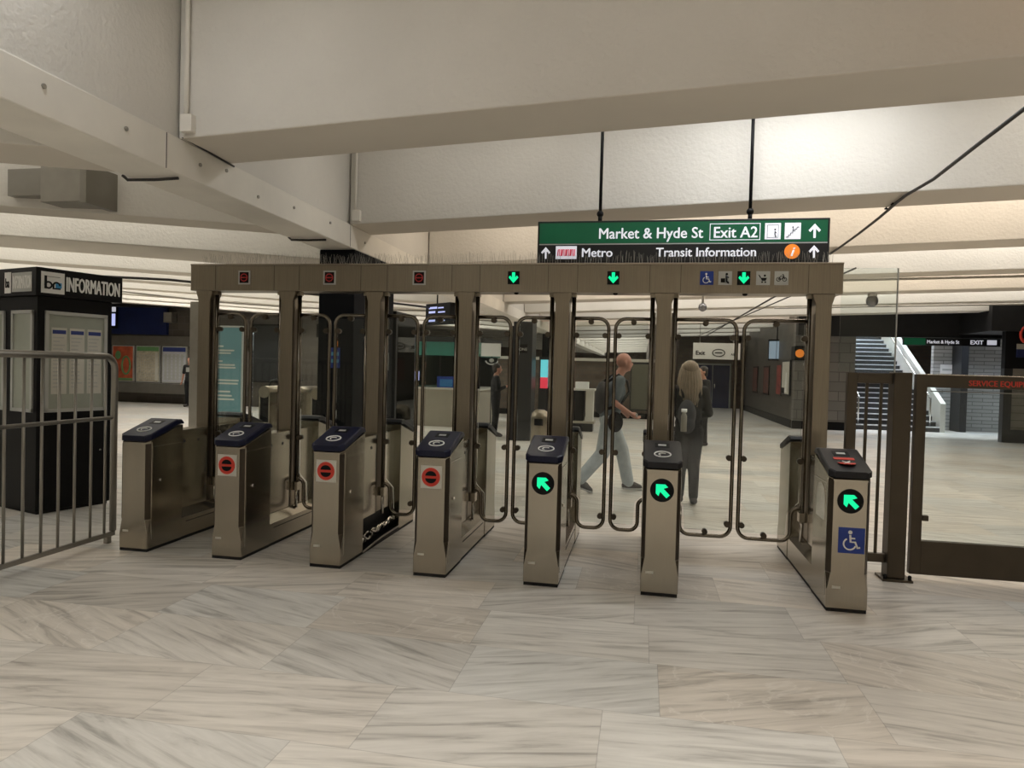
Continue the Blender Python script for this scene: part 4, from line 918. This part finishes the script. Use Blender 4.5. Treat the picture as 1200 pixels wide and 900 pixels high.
person('person', 'bald person in grey T-shirt and pale jeans walking right with a backpack behind the gates', (-.59, 4.27, 0), math.radians(18), J, 'bald',
       dict(top='tee', leg='jeans', sleeve='short', sole=True, legr=(.112, .09), shinr=(.088, .078)), man_extra, 1.08)
# woman seen from behind
J = stand(spread=.08); J.update(elL=V(.02, .23, 1.14), wrL=V(.22, .16, 1.10), elR=V(.0, -.24, 1.13), wrR=V(.20, -.17, 1.08), anL=V(.10, .07, .085), toL=V(.24, .10, .038), shL=V(0, .175, 1.40), shR=V(0, -.175, 1.40))
def woman_extra(t, p, J):
    b = MB()
    b.ell(p(-.02, 0, .04), .115, .105, .105, 16, 10)
    for k in range(13):
        a = math.radians(95+k*14.2); r_ = .095
        x, y = r_*math.cos(a), r_*math.sin(a)*1.0
        e = random.uniform(-.05, .03)
        b.tube([p(x*.7, y*.7, .09), p(x, y, 0), p(x*1.15-.01, y*1.25, -.12), p(x*1.2-.035, y*1.3, -.25), p(x*1.15-.04, y*1.1, -.40+e)], 0, 8, True, [.03, .036, .036, .032, .012])
    o = b.build('long_hair', 'blond', t)
    b = MB().ell((-.19, .06, 1.12), .09, .11, .18, 14, 10).ell((-.23, .06, 1.0), .06, .095, .11, 14, 10); bp2 = remesh(b, 'backpack', 'charc', t, .014)
    bt = MB().tube([(-.28, .11, .92), (-.28, .11, 1.10), (-.28, .11, 1.13), (-.28, .11, 1.16)], 0, 12, True, [.036, .036, .024, .022]); bt.build('bottle', 'conduit', bp2); MB().cyl((-.28, .11, 1.15), (-.28, .11, 1.19), .034, 12).build('bottle_cap', 'white', bp2)
    b = MB()
    for q in (-1, 1): b.tube([(-.14, q*.10, 1.32), (-.05, q*.11, 1.46), (.06, q*.11, 1.45), (.13, q*.11, 1.30), (.05, q*.15, 1.08), (-.14, q*.13, 1.0)], .016, 8)
    b.build('backpack_straps', 'blackcl', t)
    b = MB()
    for q in (-1, 1): b.ell(p(.087, q*.03, .004), .006, .010, .006, 8, 6)
    b.build('eyes', 'darkhair', t)
person('person', 'person with long ash blond hair seen from behind, in black with a backpack', (.42, 3.72, 0), math.radians(97), J, 'skin',
       dict(top='blackcl', leg='blackcl', topname='jacket'), woman_extra, 1.02)
def hair_extra(t, p, J):
    b = MB().ell(p(-.025, 0, .045), .105, .092, .095, 14, 10); b.ell(p(-.06, 0, -.03), .06, .08, .08, 12, 8); remesh(b, 'hair', 'darkhair', t, .012)
    b = MB()
    for q in (-1, 1): b.ell(p(.087, q*.03, .004), .006, .010, .006, 8, 6)
    b.build('eyes', 'darkhair', t)
J = stand(); J.update(elR=V(.02, -.24, 1.13), wrR=V(.2, -.15, 1.22), elL=V(.02, .24, 1.13), wrL=V(.2, .12, 1.2))
person('person', 'dark haired person all in black standing beyond the long haired person', (1.2, 11.0, 0), math.radians(205), J, 'skin', dict(top='blackcl', leg='blackcl', topname='jacket'), hair_extra, 1.03)
J = stand()
def far_extra(t, p, J):
    hair_extra(t, p, J); MB().box(.125, .13, -.08, .08, 1.22, 1.38).build('shirt_print', 'ltgrey', t)
    MB().prism([(.15, .52), (.36, .52), (.30, .86), (.22, .86)], 'x', .03, .10).build('white_bag', 'white', t)
person('person', 'person in black T-shirt carrying a white bag by the posters at far left', (-15.75, 16.4, 0), math.radians(-80), J, 'skin', dict(top='blackcl', leg='blackcl', sleeve='short'), far_extra, 1.0)
J = stand(); J.update(elR=V(.02, -.24, 1.13), wrR=V(.2, -.12, 1.2))
person('person', 'person in dark clothes standing behind the centre gates near the agent booth', (-3.62, 11.0, 0), math.radians(20), J, 'skin', dict(top='blackcl', leg='blackcl', topname='jacket'), hair_extra, 1.0)

# ------------------------------------------------------------------ groups of look-alikes
GROUPS = {'fare_gate': 'fare gates in the front row', 'distant_fare_cabinet': 'distant steel fare cabinets behind the left gates', 'framed_poster': 'framed posters on the left wall',
          'wall_poster': 'posters on the right corridor wall', 'security_dome': 'security domes under the ceiling', 'cable_clip': 'clips on the ceiling cable',
          'ceiling_conduit': 'conduits under the ceiling', 'girder_cable': 'short cables under the girder', 'conduit_riser': 'conduit risers at the girder corners'}
for o in bpy.data.objects:
    k = o.name.split('.')[0]
    if o.parent is None and k in GROUPS: o['group'] = GROUPS[k]
